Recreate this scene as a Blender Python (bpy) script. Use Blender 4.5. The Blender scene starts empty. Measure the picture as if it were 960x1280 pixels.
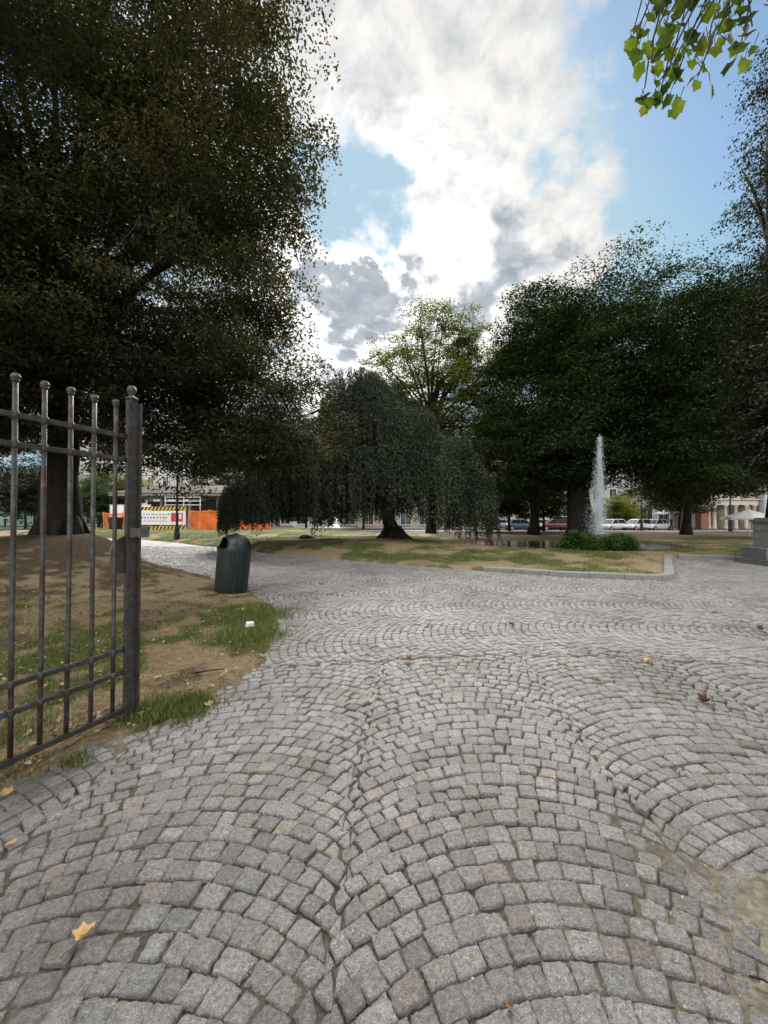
import bpy, bmesh, math, random
import numpy as np
from mathutils import Vector, Matrix, Euler

SC = bpy.context.scene
COL = SC.collection
F = 490.0            # focal length in photo pixels (960 wide)
CAMH = 1.55
HOR = 648.0
R = math.radians

# ------------------------------------------------------------------ camera
cam_d = bpy.data.cameras.new('camera')
cam = bpy.data.objects.new('camera', cam_d)
COL.objects.link(cam)
cam.location = (0, 0, CAMH)
cam.rotation_euler = (R(90 + 0.95), 0, 0)
cam_d.sensor_fit = 'HORIZONTAL'
cam_d.sensor_width = 36.0
cam_d.lens = 36.0 * F / 960.0
cam_d.clip_start = 0.05
cam_d.clip_end = 3000
SC.camera = cam

# ------------------------------------------------------------------ light
BACK = 2.4        # extra brightness of an unseen cloud bank, added overhead and behind as fill light
SUN_ELEV, SUN_AZ = 36.0, -3.0        # azimuth measured from +Y towards +X
def pxdir(px, py):
    v = Vector(((px - 480) / F, 1.0, (HOR - py) / F)); v.normalize(); return v
sun_dir = Vector((math.sin(R(SUN_AZ)) * math.cos(R(SUN_ELEV)), math.cos(R(SUN_AZ)) * math.cos(R(SUN_ELEV)), math.sin(R(SUN_ELEV))))
sd = bpy.data.lights.new('sun', 'SUN')
sd.energy = 3.2
sd.angle = R(24)
sd.color = (1.0, 0.95, 0.87)
so = bpy.data.objects.new('sun', sd)
COL.objects.link(so)
so.rotation_euler = sun_dir.to_track_quat('Z', 'Y').to_euler()

SC.view_settings.view_transform = 'Standard'
SC.view_settings.look = 'None'
SC.view_settings.exposure = 1.0
SC.view_settings.gamma = 1.0
SC.view_settings.use_curve_mapping = False
SC.cycles.max_bounces = 6
SC.cycles.diffuse_bounces = 3
SC.cycles.glossy_bounces = 3
SC.cycles.transmission_bounces = 4
SC.cycles.transparent_max_bounces = 8
SC.cycles.use_denoising = True
SC.cycles.use_adaptive_sampling = True
SC.cycles.adaptive_threshold = 0.02

# ------------------------------------------------------------------ world: Nishita sky with clouds laid out by direction
W = bpy.data.worlds.new('World')
SC.world = W
W.use_nodes = True
nt = W.node_tree
for n in list(nt.nodes): nt.nodes.remove(n)
def N(t, **k):
    n = nt.nodes.new(t)
    for a, b in k.items(): setattr(n, a, b)
    return n
def lk(a, b): nt.links.new(a, b)
def val(x):
    return x
def mth(op, a, b=None, c=None, clamp=False):
    n = N('ShaderNodeMath', operation=op); n.use_clamp = clamp
    for i, v in enumerate((a, b, c)):
        if v is None: continue
        if isinstance(v, (int, float)): n.inputs[i].default_value = v
        else: lk(v, n.inputs[i])
    return n.outputs[0]
tc = N('ShaderNodeTexCoord')
dvec = tc.outputs['Generated']
nrm = N('ShaderNodeVectorMath', operation='NORMALIZE'); lk(dvec, nrm.inputs[0]); dvec = nrm.outputs[0]
sep = N('ShaderNodeSeparateXYZ'); lk(dvec, sep.inputs[0])
zc = mth('ADD', mth('MAXIMUM', sep.outputs[2], 0.0), 0.32)
cmb = N('ShaderNodeCombineXYZ')
lk(mth('DIVIDE', sep.outputs[0], zc), cmb.inputs[0]); lk(mth('DIVIDE', sep.outputs[1], zc), cmb.inputs[1])
cmb.inputs[2].default_value = 0.37
def noise(vec, scale, detail, rough, dist=0.0):
    n = N('ShaderNodeTexNoise'); n.inputs['Scale'].default_value = scale; n.inputs['Detail'].default_value = detail
    n.inputs['Roughness'].default_value = rough; n.inputs['Distortion'].default_value = dist
    lk(vec, n.inputs['Vector']); return n.outputs['Fac']
warpn = N('ShaderNodeTexNoise'); warpn.inputs['Scale'].default_value = 7.0; warpn.inputs['Detail'].default_value = 6; lk(dvec, warpn.inputs['Vector'])
wsub = N('ShaderNodeVectorMath', operation='SUBTRACT'); lk(warpn.outputs['Color'], wsub.inputs[0]); wsub.inputs[1].default_value = (0.5, 0.5, 0.5)
wmul = N('ShaderNodeVectorMath', operation='SCALE'); lk(wsub.outputs[0], wmul.inputs[0]); wmul.inputs['Scale'].default_value = 0.34
wadd = N('ShaderNodeVectorMath', operation='ADD'); lk(dvec, wadd.inputs[0]); lk(wmul.outputs[0], wadd.inputs[1])
wnrm = N('ShaderNodeVectorMath', operation='NORMALIZE'); lk(wadd.outputs[0], wnrm.inputs[0]); wvec = wnrm.outputs[0]
def blob(px, py, deg, amp):
    d = pxdir(px, py)
    dt = N('ShaderNodeVectorMath', operation='DOT_PRODUCT'); lk(wvec, dt.inputs[0]); dt.inputs[1].default_value = d
    mr = N('ShaderNodeMapRange', interpolation_type='SMOOTHSTEP'); lk(dt.outputs['Value'], mr.inputs[0])
    mr.inputs[1].default_value = math.cos(R(deg)); mr.inputs[2].default_value = 1.0
    mr.inputs[3].default_value = 0.0; mr.inputs[4].default_value = amp
    return mr.outputs[0]
def total(items):
    s = items[0]
    for i in items[1:]: s = mth('ADD', s, i)
    return s
def fbm(vec):
    return mth('ADD', mth('MULTIPLY', noise(vec, 2.6, 10, 0.58, 0.4), 0.60), mth('MULTIPLY', noise(vec, 9.5, 8, 0.62, 0.5), 0.40))
f0 = fbm(cmb.outputs[0])
shift = N('ShaderNodeVectorMath', operation='ADD'); lk(cmb.outputs[0], shift.inputs[0]); shift.inputs[1].default_value = (0.0, -0.035, 0.0)
f1 = fbm(shift.outputs[0])
n2 = noise(cmb.outputs[0], 16.0, 6, 0.65, 0.2)
back = N('ShaderNodeVectorMath', operation='DOT_PRODUCT'); lk(dvec, back.inputs[0]); back.inputs[1].default_value = (0.0, -0.62, 0.785)
bk = N('ShaderNodeMapRange', interpolation_type='SMOOTHSTEP'); lk(back.outputs['Value'], bk.inputs[0]); bk.inputs[1].default_value = 0.30; bk.inputs[2].default_value = 0.75
bias = total([blob(470, 10, 26, 0.55), blob(600, 225, 20, 0.42), blob(560, 335, 17, 0.42), blob(415, 450, 17, 0.6), blob(455, 350, 13, 0.55),
              blob(640, 300, 12, 0.36), blob(775, 285, 9, 0.62), blob(725, 215, 9, 0.20), blob(375, 150, 14, 0.42), blob(735, 110, 9, 0.14), blob(580, 380, 8, 0.35),
              blob(445, 245, 10, -1.5), blob(520, 165, 6, -0.25), blob(920, 250, 27, -0.36), blob(900, 60, 20, -0.26), blob(690, 140, 7, -0.20), blob(600, 120, 8, -0.28), blob(665, 175, 7, -0.15),
              mth('MULTIPLY', bk.outputs[0], 0.6)])
dens = mth('ADD', mth('MULTIPLY_ADD', f0, 3.7, -2.03), bias)
mask = N('ShaderNodeMapRange', interpolation_type='SMOOTHSTEP'); lk(dens, mask.inputs[0])
mask.inputs[1].default_value = -0.25; mask.inputs[2].default_value = 0.42
# thick cores seen against the light are grey, thin rims and the part near the sun glow
core = N('ShaderNodeMapRange', interpolation_type='SMOOTHSTEP'); lk(dens, core.inputs[0]); core.inputs[1].default_value = 0.10; core.inputs[2].default_value = 0.95
dark = total([blob(415, 335, 9, 1.4), blob(468, 382, 9, 1.5), blob(628, 300, 6, 1.0), blob(580, 375, 5, 1.0), blob(430, 20, 20, 0.12), blob(405, 455, 4, 0.6), blob(545, 300, 8, -1.4), blob(540, 390, 5, -0.8)])
darkm = mth('MULTIPLY', dark, core.outputs[0], clamp=True)
relief = mth('MULTIPLY', mth('SUBTRACT', f0, f1), 5.0)
darkm = mth('ADD', darkm, mth('MULTIPLY_ADD', core.outputs[0], 0.16, relief), clamp=True)
sdot = N('ShaderNodeVectorMath', operation='DOT_PRODUCT'); lk(dvec, sdot.inputs[0]); sdot.inputs[1].default_value = pxdir(450, 410)
glow = mth('POWER', mth('MAXIMUM', sdot.outputs['Value'], 0.0), 22.0)
cl_b = mth('ADD', mth('MULTIPLY', n2, 1.8), mth('MULTIPLY', glow, 4.2))
cl_b = mth('ADD', cl_b, 2.75)
cl_b = mth('MULTIPLY', cl_b, mth('ADD', mth('MULTIPLY', bk.outputs[0], BACK), 1.0))
lite = N('ShaderNodeVectorMath', operation='SCALE'); lite.inputs[0].default_value = (1.0, 0.975, 0.94); lk(cl_b, lite.inputs['Scale'])
cmix = N('ShaderNodeMix', data_type='RGBA'); lk(mth('MULTIPLY', darkm, mth('SUBTRACT', 1.0, bk.outputs[0])), cmix.inputs[0]); lk(lite.outputs[0], cmix.inputs[6])
dcol = N('ShaderNodeMix', data_type='RGBA'); lk(mth('MULTIPLY_ADD', n2, 2.4, -0.7, clamp=True), dcol.inputs[0]); dcol.inputs[6].default_value = (1.45, 1.72, 2.05, 1); dcol.inputs[7].default_value = (2.6, 2.75, 2.9, 1)
lk(dcol.outputs[2], cmix.inputs[7])
sky = N('ShaderNodeTexSky', sky_type='NISHITA')
sky.sun_disc = False
sky.sun_elevation = R(SUN_ELEV); sky.sun_rotation = R(SUN_AZ)
sky.altitude = 200; sky.air_density = 1.0; sky.dust_density = 1.0; sky.ozone_density = 2.0
soft = N('ShaderNodeVectorMath', operation='MINIMUM'); gain = N('ShaderNodeVectorMath', operation='MULTIPLY'); lk(sky.outputs[0], gain.inputs[0]); gain.inputs[1].default_value = (0.66, 0.75, 0.71)
lk(gain.outputs[0], soft.inputs[0]); soft.inputs[1].default_value = (1.95, 2.75, 3.35)
fin = N('ShaderNodeMix', data_type='RGBA'); lk(mask.outputs[0], fin.inputs[0]); lk(soft.outputs[0], fin.inputs[6]); lk(cmix.outputs[2], fin.inputs[7])
bg = N('ShaderNodeBackground'); bg.inputs[1].default_value = 0.12; lk(fin.outputs[2], bg.inputs[0])
ow = N('ShaderNodeOutputWorld'); lk(bg.outputs[0], ow.inputs[0])

# ------------------------------------------------------------------ materials
def new_mat(name):
    m = bpy.data.materials.new(name); m.use_nodes = True
    t = m.node_tree
    for n in list(t.nodes): t.nodes.remove(n)
    out = t.nodes.new('ShaderNodeOutputMaterial')
    return m, t, out
def ramp(t, fac, cols, pos=None):
    r = t.nodes.new('ShaderNodeValToRGB')
    e = r.color_ramp.elements
    k = len(cols)
    while len(e) < k: e.new(0.5)
    for i, c in enumerate(cols):
        e[i].position = pos[i] if pos else (0.28 + 0.44 * i / max(1, k - 1))
        e[i].color = (*c, 1)
    t.links.new(fac, r.inputs[0]); return r.outputs[0]
def tnoise(t, scale, detail=5, rough=0.6, coord='Position', stretch=None):
    if coord == 'Position': v = t.nodes.new('ShaderNodeNewGeometry').outputs['Position']
    else: v = t.nodes.new('ShaderNodeTexCoord').outputs['Object']
    if stretch:
        mp = t.nodes.new('ShaderNodeMapping'); mp.inputs['Scale'].default_value = stretch
        t.links.new(v, mp.inputs[0]); v = mp.outputs[0]
    n = t.nodes.new('ShaderNodeTexNoise'); n.inputs['Scale'].default_value = scale
    n.inputs['Detail'].default_value = detail; n.inputs['Roughness'].default_value = rough
    t.links.new(v, n.inputs['Vector']); return n.outputs['Fac']
def mixc(t, fac, a, b, mode='MIX'):
    m = t.nodes.new('ShaderNodeMix'); m.data_type = 'RGBA'; m.blend_type = mode
    for s, v in ((0, fac), (6, a), (7, b)):
        if isinstance(v, (int, float)): m.inputs[s].default_value = v
        elif isinstance(v, tuple): m.inputs[s].default_value = (*v, 1)
        else: t.links.new(v, m.inputs[s])
    return m.outputs[2]
def surf(name, cols, scale=8, rough=0.7, bump=0.0, bscale=None, spec=0.4, metal=0.0, coord='Object', attr=None, stretch=None, detail=6, bdist=0.01, coat=0.0, second=None):
    m, t, out = new_mat(name)
    p = t.nodes.new('ShaderNodeBsdfPrincipled')
    c = ramp(t, tnoise(t, scale, detail, 0.62, coord, stretch), cols)
    if second:      # (scale, colour, threshold): a second layer such as rust, dirt or flaking
        n = tnoise(t, second[0], 6, 0.65, coord)
        mr = t.nodes.new('ShaderNodeMapRange'); t.links.new(n, mr.inputs[0])
        mr.inputs[1].default_value = second[2]; mr.inputs[2].default_value = second[2] + 0.06
        c = mixc(t, mr.outputs[0], c, second[1])
    if attr:
        a = t.nodes.new('ShaderNodeAttribute'); a.attribute_name = attr
        c = mixc(t, 1.0, c, a.outputs['Color'], 'MULTIPLY')
    t.links.new(c, p.inputs['Base Color'])
    p.inputs['Roughness'].default_value = rough
    p.inputs['Specular IOR Level'].default_value = spec
    p.inputs['Metallic'].default_value = metal
    p.inputs['Coat Weight'].default_value = coat
    if bump:
        b = t.nodes.new('ShaderNodeBump'); b.inputs['Strength'].default_value = bump; b.inputs['Distance'].default_value = bdist
        t.links.new(tnoise(t, bscale or scale * 3, 6, 0.65, coord, stretch), b.inputs['Height'])
        t.links.new(b.outputs[0], p.inputs['Normal'])
    t.links.new(p.outputs[0], out.inputs[0]); return m
def leafmat(name, cols, trans=0.3, tcol=None, rough=0.6, clump=0.35, spec=0.15):
    m, t, out = new_mat(name)
    g = t.nodes.new('ShaderNodeNewGeometry')
    nz = tnoise(t, clump, 3, 0.5)
    a = t.nodes.new('ShaderNodeMath'); a.operation = 'MULTIPLY_ADD'
    t.links.new(g.outputs['Random Per Island'], a.inputs[0]); a.inputs[1].default_value = 0.55
    s = t.nodes.new('ShaderNodeMath'); s.operation = 'MULTIPLY_ADD'; t.links.new(nz, s.inputs[0]); s.inputs[1].default_value = 1.4; s.inputs[2].default_value = -0.48
    t.links.new(s.outputs[0], a.inputs[2])
    k = len(cols)
    c = ramp(t, a.outputs[0], cols, [0.1 + 0.8 * i / (k - 1) for i in range(k)])
    p = t.nodes.new('ShaderNodeBsdfPrincipled'); t.links.new(c, p.inputs['Base Color'])
    p.inputs['Roughness'].default_value = rough; p.inputs['Specular IOR Level'].default_value = spec
    tr = t.nodes.new('ShaderNodeBsdfTranslucent')
    t.links.new(mixc(t, 1.0, c, tcol or (1.6, 1.7, 0.8), 'MULTIPLY'), tr.inputs[0])
    mx = t.nodes.new('ShaderNodeMixShader'); mx.inputs[0].default_value = trans
    t.links.new(p.outputs[0], mx.inputs[1]); t.links.new(tr.outputs[0], mx.inputs[2])
    t.links.new(mx.outputs[0], out.inputs[0]); return m

MT = {}
MT['bark'] = surf('bark', [(0.010, 0.008, 0.007), (0.022, 0.018, 0.015), (0.040, 0.034, 0.028)], 5, 0.9, 0.7, 14, 0.2, coord='Position', stretch=(1, 1, 0.25), bdist=0.04)
MT['bark_grey'] = surf('bark_grey', [(0.04, 0.035, 0.028), (0.09, 0.08, 0.065)], 6, 0.9, 0.6, 16, 0.2, coord='Position', stretch=(1, 1, 0.3), bdist=0.03)
MT['beech'] = leafmat('copper_beech_leaf', [(0.015, 0.017, 0.009), (0.030, 0.034, 0.016), (0.048, 0.055, 0.024), (0.098, 0.082, 0.046)], 0.32, (1.6, 1.4, 0.7), clump=0.30)
MT['weep'] = leafmat('weeping_leaf', [(0.012, 0.018, 0.010), (0.026, 0.037, 0.020), (0.048, 0.062, 0.036), (0.072, 0.086, 0.056)], 0.15, (1.2, 1.4, 0.8), clump=0.6, rough=0.5)
MT['plane'] = leafmat('dark_green_leaf', [(0.013, 0.023, 0.008), (0.027, 0.044, 0.014), (0.052, 0.075, 0.023)], 0.2, (1.3, 1.6, 0.6), clump=0.25)
MT['olive'] = leafmat('olive_leaf', [(0.035, 0.048, 0.014), (0.075, 0.090, 0.026), (0.14, 0.145, 0.045)], 0.42, (1.7, 1.7, 0.6), clump=0.25)
MT['yellowgreen'] = leafmat('yellow_green_leaf', [(0.07, 0.09, 0.015), (0.15, 0.17, 0.03), (0.26, 0.24, 0.04)], 0.4, clump=0.5)
MT['sedge'] = leafmat('pale_green_leaf', [(0.03, 0.05, 0.022), (0.06, 0.085, 0.04)], 0.3, clump=0.4)
MT['cedar'] = leafmat('dark_brown_leaf', [(0.012, 0.016, 0.009), (0.024, 0.031, 0.015), (0.046, 0.050, 0.024)], 0.2, (1.4, 1.4, 0.6), clump=0.4)
MT['tulip'] = leafmat('bright_overhanging_leaf', [(0.016, 0.030, 0.008), (0.042, 0.066, 0.016), (0.10, 0.120, 0.028)], 0.5, (2.0, 2.1, 0.6), clump=9.0, rough=0.6, spec=0.15)
MT['bush'] = leafmat('bush_leaf', [(0.022, 0.048, 0.012), (0.050, 0.095, 0.022), (0.085, 0.14, 0.036)], 0.3, clump=1.5)
MT['stone'] = None
MT['granite'] = surf('granite_kerb', [(0.13, 0.13, 0.125), (0.21, 0.21, 0.205), (0.28, 0.28, 0.27)], 30, 0.75, 0.4, 90, 0.35, second=(3, (0.15, 0.14, 0.12), 0.60))
MT['dark_granite'] = surf('dark_granite', [(0.07, 0.07, 0.07), (0.12, 0.12, 0.12), (0.16, 0.16, 0.16)], 18, 0.7, 0.3, 60, 0.4, second=(2.5, (0.06, 0.055, 0.05), 0.6))
MT['pillar'] = surf('pillar_stone', [(0.11, 0.11, 0.11), (0.17, 0.17, 0.165), (0.23, 0.225, 0.22)], 9, 0.75, 0.3, 70, 0.4, second=(2, (0.14, 0.12, 0.11), 0.58))

def cobble_mat():
    m, t, out = new_mat('cobblestone')
    p = t.nodes.new('ShaderNodeBsdfPrincipled')
    a = t.nodes.new('ShaderNodeAttribute'); a.attribute_name = 'tone'
    c1 = ramp(t, tnoise(t, 60, 6, 0.7), [(0.60, 0.60, 0.60), (1.0, 1.0, 1.0), (1.40, 1.39, 1.36)], [0.36, 0.5, 0.64])
    c2 = ramp(t, tnoise(t, 230, 3, 0.6), [(0.54, 0.54, 0.54), (1.0, 1.0, 1.0), (1.48, 1.48, 1.48)], [0.36, 0.5, 0.64])
    c3 = ramp(t, tnoise(t, 0.9, 4, 0.6), [(0.72, 0.70, 0.66), (1.02, 1.02, 1.02), (1.16, 1.16, 1.18)], [0.34, 0.5, 0.66])
    c = mixc(t, 1.0, mixc(t, 1.0, mixc(t, 1.0, a.outputs['Color'], c1, 'MULTIPLY'), c2, 'MULTIPLY'), c3, 'MULTIPLY')
    t.links.new(c, p.inputs['Base Color'])
    p.inputs['Roughness'].default_value = 0.42; p.inputs['Specular IOR Level'].default_value = 0.75
    b = t.nodes.new('ShaderNodeBump'); b.inputs['Strength'].default_value = 1.0; b.inputs['Distance'].default_value = 0.018
    t.links.new(tnoise(t, 75, 7, 0.72), b.inputs['Height'])
    t.links.new(b.outputs[0], p.inputs['Normal'])
    t.links.new(p.outputs[0], out.inputs[0]); return m
MT['stone'] = cobble_mat()
MT['bed'] = surf('joint_sand', [(0.032, 0.029, 0.025), (0.068, 0.062, 0.053), (0.12, 0.11, 0.094)], 25, 0.9, 0.6, 120, 0.2, coord='Position', attr='cover')
MT['ground'] = surf('far_paving', [(0.24, 0.235, 0.225), (0.30, 0.295, 0.285), (0.36, 0.35, 0.34)], 1.5, 0.6, 0.9, 9, 0.4, coord='Position', bdist=0.02)
MT['asphalt'] = surf('asphalt', [(0.045, 0.045, 0.047), (0.07, 0.07, 0.07)], 3, 0.8, 0.3, 80, 0.3, coord='Position')
MT['soil'] = surf('bare_soil', [(0.035, 0.026, 0.018), (0.07, 0.052, 0.036)], 4, 0.95, 0.8, 30, 0.1, coord='Position', bdist=0.03)

def lawn_mat():
    m, t, out = new_mat('dry_lawn')
    p = t.nodes.new('ShaderNodeBsdfPrincipled')
    a = t.nodes.new('ShaderNodeAttribute'); a.attribute_name = 'cover'
    se = t.nodes.new('ShaderNodeSeparateColor'); t.links.new(a.outputs['Color'], se.inputs[0])
    straw = ramp(t, tnoise(t, 26, 9, 0.8), [(0.12, 0.088, 0.052), (0.25, 0.195, 0.115), (0.38, 0.31, 0.20)])
    green = ramp(t, tnoise(t, 18, 8, 0.78), [(0.045, 0.055, 0.018), (0.085, 0.10, 0.035), (0.15, 0.15, 0.06)])
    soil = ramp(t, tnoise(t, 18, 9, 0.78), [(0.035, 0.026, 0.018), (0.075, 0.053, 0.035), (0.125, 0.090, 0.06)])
    nz = tnoise(t, 2.2, 6, 0.7)
    def sharpen(x):
        f = t.nodes.new('ShaderNodeMath'); f.operation = 'MULTIPLY_ADD'; t.links.new(nz, f.inputs[0]); f.inputs[1].default_value = 1.3; f.inputs[2].default_value = -0.65
        g = t.nodes.new('ShaderNodeMath'); g.operation = 'ADD'; t.links.new(f.outputs[0], g.inputs[0]); t.links.new(x, g.inputs[1])
        r = t.nodes.new('ShaderNodeMapRange'); r.interpolation_type = 'SMOOTHSTEP'; t.links.new(g.outputs[0], r.inputs[0]); r.inputs[1].default_value = 0.3; r.inputs[2].default_value = 0.7
        return r.outputs[0]
    c = mixc(t, sharpen(se.outputs[0]), straw, green)
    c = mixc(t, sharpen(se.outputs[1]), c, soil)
    t.links.new(c, p.inputs['Base Color']); p.inputs['Roughness'].default_value = 0.95; p.inputs['Specular IOR Level'].default_value = 0.1
    b = t.nodes.new('ShaderNodeBump'); b.inputs['Strength'].default_value = 0.9; b.inputs['Distance'].default_value = 0.03
    t.links.new(tnoise(t, 45, 6, 0.7), b.inputs['Height']); t.links.new(b.outputs[0], p.inputs['Normal'])
    t.links.new(p.outputs[0], out.inputs[0]); return m
MT['lawn'] = lawn_mat()
def grass_mat():
    m, t, out = new_mat('grass_blade')
    a = t.nodes.new('ShaderNodeAttribute'); a.attribute_name = 'tint'
    p = t.nodes.new('ShaderNodeBsdfPrincipled'); t.links.new(a.outputs['Color'], p.inputs['Base Color']); p.inputs['Roughness'].default_value = 0.6
    p.inputs['Specular IOR Level'].default_value = 0.25
    tr = t.nodes.new('ShaderNodeBsdfTranslucent'); t.links.new(a.outputs['Color'], tr.inputs[0])
    mx = t.nodes.new('ShaderNodeMixShader'); mx.inputs[0].default_value = 0.3
    t.links.new(p.outputs[0], mx.inputs[1]); t.links.new(tr.outputs[0], mx.inputs[2]); t.links.new(mx.outputs[0], out.inputs[0]); return m
MT['grass'] = grass_mat()
MT['iron'] = surf('weathered_gate_iron', [(0.026, 0.024, 0.022), (0.048, 0.045, 0.042), (0.095, 0.092, 0.088)], 22, 0.5, 0.35, 70, 0.5, metal=0.25, second=(8, (0.070, 0.038, 0.028), 0.52))
MT['lock_metal'] = surf('lock_metal', [(0.07, 0.067, 0.064), (0.11, 0.107, 0.10), (0.17, 0.165, 0.16)], 20, 0.45, 0.2, 70, 0.5, metal=0.3, second=(9, (0.06, 0.035, 0.027), 0.58))
MT['iron_brown'] = surf('brown_gate_paint', [(0.028, 0.019, 0.017), (0.046, 0.031, 0.028), (0.075, 0.060, 0.056)], 18, 0.5, 0.35, 60, 0.5, metal=0.1, second=(14, (0.17, 0.16, 0.155), 0.64))
MT['iron_bar'] = surf('chipped_bar_paint', [(0.030, 0.028, 0.026), (0.060, 0.058, 0.054), (0.12, 0.118, 0.112)], 16, 0.48, 0.35, 60, 0.5, metal=0.25, second=(5, (0.052, 0.027, 0.021), 0.50))
MT['bin'] = surf('green_bin_paint', [(0.004, 0.008, 0.007), (0.006, 0.013, 0.011), (0.012, 0.022, 0.019)], 5, 0.36, 0.1, 40, 0.5, stretch=(5, 5, 0.5), second=(5, (0.026, 0.030, 0.028), 0.61))
MT['black'] = surf('black_paint', [(0.008, 0.008, 0.008), (0.018, 0.018, 0.018)], 8, 0.5, 0.1, 40)
MT['dark_hole'] = surf('bin_inside', [(0.004, 0.004, 0.004), (0.008, 0.008, 0.008)], 8, 0.9)
MT['white'] = surf('white_paint', [(0.66, 0.66, 0.65), (0.80, 0.80, 0.79)], 2, 0.55, 0.0)
MT['orange'] = surf('orange_net', [(0.65, 0.13, 0.015), (0.85, 0.21, 0.03)], 3, 0.6, 0.0, coord='Position')
MT['red'] = surf('red_panel', [(0.40, 0.03, 0.04), (0.50, 0.05, 0.06)], 3, 0.5)
MT['yellow'] = surf('yellow_stripe', [(0.60, 0.36, 0.02), (0.72, 0.45, 0.04)], 3, 0.5)
MT['printblue'] = surf('print_grey', [(0.20, 0.21, 0.26), (0.30, 0.30, 0.36)], 3, 0.6)
MT['printred'] = surf('print_red', [(0.36, 0.22, 0.22), (0.45, 0.28, 0.27)], 3, 0.6)
MT['roof'] = surf('brown_roof', [(0.026, 0.019, 0.016), (0.042, 0.031, 0.026), (0.062, 0.048, 0.041)], 2, 0.7, 0.3, 20)
MT['fascia'] = surf('grey_fascia', [(0.20, 0.20, 0.20), (0.30, 0.30, 0.295)], 2, 0.6)
MT['wall_dark'] = surf('kiosk_wall', [(0.03, 0.028, 0.026), (0.055, 0.05, 0.045)], 2, 0.7)
MT['wall_brick'] = surf('red_kiosk_wall', [(0.16, 0.07, 0.05), (0.22, 0.10, 0.07)], 3, 0.8)
MT['plaster'] = surf('pale_plaster', [(0.40, 0.38, 0.34), (0.50, 0.48, 0.44)], 1.2, 0.85, 0.2, 30)
MT['beige'] = surf('beige_plaster', [(0.38, 0.30, 0.20), (0.48, 0.39, 0.27)], 1.2, 0.85, 0.2, 30)
MT['stone_wall'] = surf('palace_stone', [(0.26, 0.22, 0.17), (0.36, 0.31, 0.25), (0.45, 0.40, 0.33)], 1.4, 0.85, 0.3, 20)
MT['grey_wall'] = surf('grey_rusticated_stone', [(0.34, 0.35, 0.36), (0.45, 0.46, 0.47)], 1.3, 0.85, 0.3, 20)
MT['glass'] = surf('window_glass', [(0.02, 0.025, 0.03), (0.05, 0.06, 0.07)], 0.5, 0.08, 0.0, spec=0.8)
MT['teal'] = surf('teal_cladding', [(0.20, 0.42, 0.42), (0.30, 0.52, 0.52)], 0.4, 0.25, 0.0, spec=0.7)
MT['frame'] = surf('window_frame', [(0.5, 0.5, 0.49), (0.6, 0.6, 0.59)], 2, 0.6)
MT['tyre'] = surf('tyre_rubber', [(0.012, 0.012, 0.012), (0.02, 0.02, 0.02)], 9, 0.8)
MT['rim'] = surf('wheel_rim', [(0.35, 0.35, 0.36), (0.5, 0.5, 0.5)], 5, 0.35, metal=0.7)
MT['lamp_glass'] = surf('lamp_glass', [(0.55, 0.55, 0.52), (0.7, 0.7, 0.66)], 3, 0.2)
MT['taillight'] = surf('tail_light_red', [(0.3, 0.01, 0.01), (0.4, 0.02, 0.02)], 3, 0.2)
for nme, c in (('car_white', (0.75, 0.76, 0.77)), ('car_red', (0.16, 0.015, 0.02)), ('car_blue', (0.13, 0.19, 0.30)), ('car_dark', (0.02, 0.02, 0.024)), ('car_silver', (0.42, 0.43, 0.45))):
    MT[nme] = surf(nme, [tuple(x * 0.93 for x in c), c], 2, 0.25, coat=0.6, spec=0.5)
def water_mat():
    m, t, out = new_mat('pond_water')
    p = t.nodes.new('ShaderNodeBsdfPrincipled')
    t.links.new(ramp(t, tnoise(t, 0.5, 3), [(0.010, 0.012, 0.008), (0.022, 0.024, 0.016)]), p.inputs['Base Color'])
    p.inputs['Roughness'].default_value = 0.05
    b = t.nodes.new('ShaderNodeBump'); b.inputs['Strength'].default_value = 0.25; b.inputs['Distance'].default_value = 0.02
    t.links.new(tnoise(t, 6, 3), b.inputs['Height']); t.links.new(b.outputs[0], p.inputs['Normal'])
    t.links.new(p.outputs[0], out.inputs[0]); return m
MT['water'] = water_mat()
def spray_mat():
    m, t, out = new_mat('falling_water')
    p = t.nodes.new('ShaderNodeBsdfPrincipled')
    t.links.new(ramp(t, tnoise(t, 12, 3), [(0.84, 0.87, 0.90), (0.92, 0.94, 0.96)]), p.inputs['Base Color'])
    p.inputs['Roughness'].default_value = 0.15
    tr = t.nodes.new('ShaderNodeBsdfTranslucent'); tr.inputs[0].default_value = (0.85, 0.9, 0.95, 1)
    mx = t.nodes.new('ShaderNodeMixShader'); mx.inputs[0].default_value = 0.55
    t.links.new(p.outputs[0], mx.inputs[1]); t.links.new(tr.outputs[0], mx.inputs[2]); t.links.new(mx.outputs[0], out.inputs[0]); return m
MT['spray'] = spray_mat()
MT['deadleaf'] = leafmat('dead_leaf', [(0.09, 0.05, 0.025), (0.19, 0.11, 0.055), (0.34, 0.22, 0.11)], 0.2, (1.2, 1.0, 0.7), clump=9)
MT['litter'] = leafmat('litter_leaf', [(0.09, 0.055, 0.03), (0.25, 0.165, 0.09), (0.47, 0.34, 0.20)], 0.15, (1.2, 1.0, 0.7), clump=9)
MT['deadleaf_tan'] = leafmat('tan_dead_leaf', [(0.38, 0.23, 0.08), (0.50, 0.33, 0.13), (0.55, 0.40, 0.2)], 0.2, (1.2, 1.0, 0.7), clump=9)
MT['deadleaf_brown'] = leafmat('brown_dead_leaf', [(0.05, 0.025, 0.015), (0.11, 0.05, 0.025), (0.22, 0.10, 0.05)], 0.1, (1.1, 1.0, 0.8), clump=9)

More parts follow.
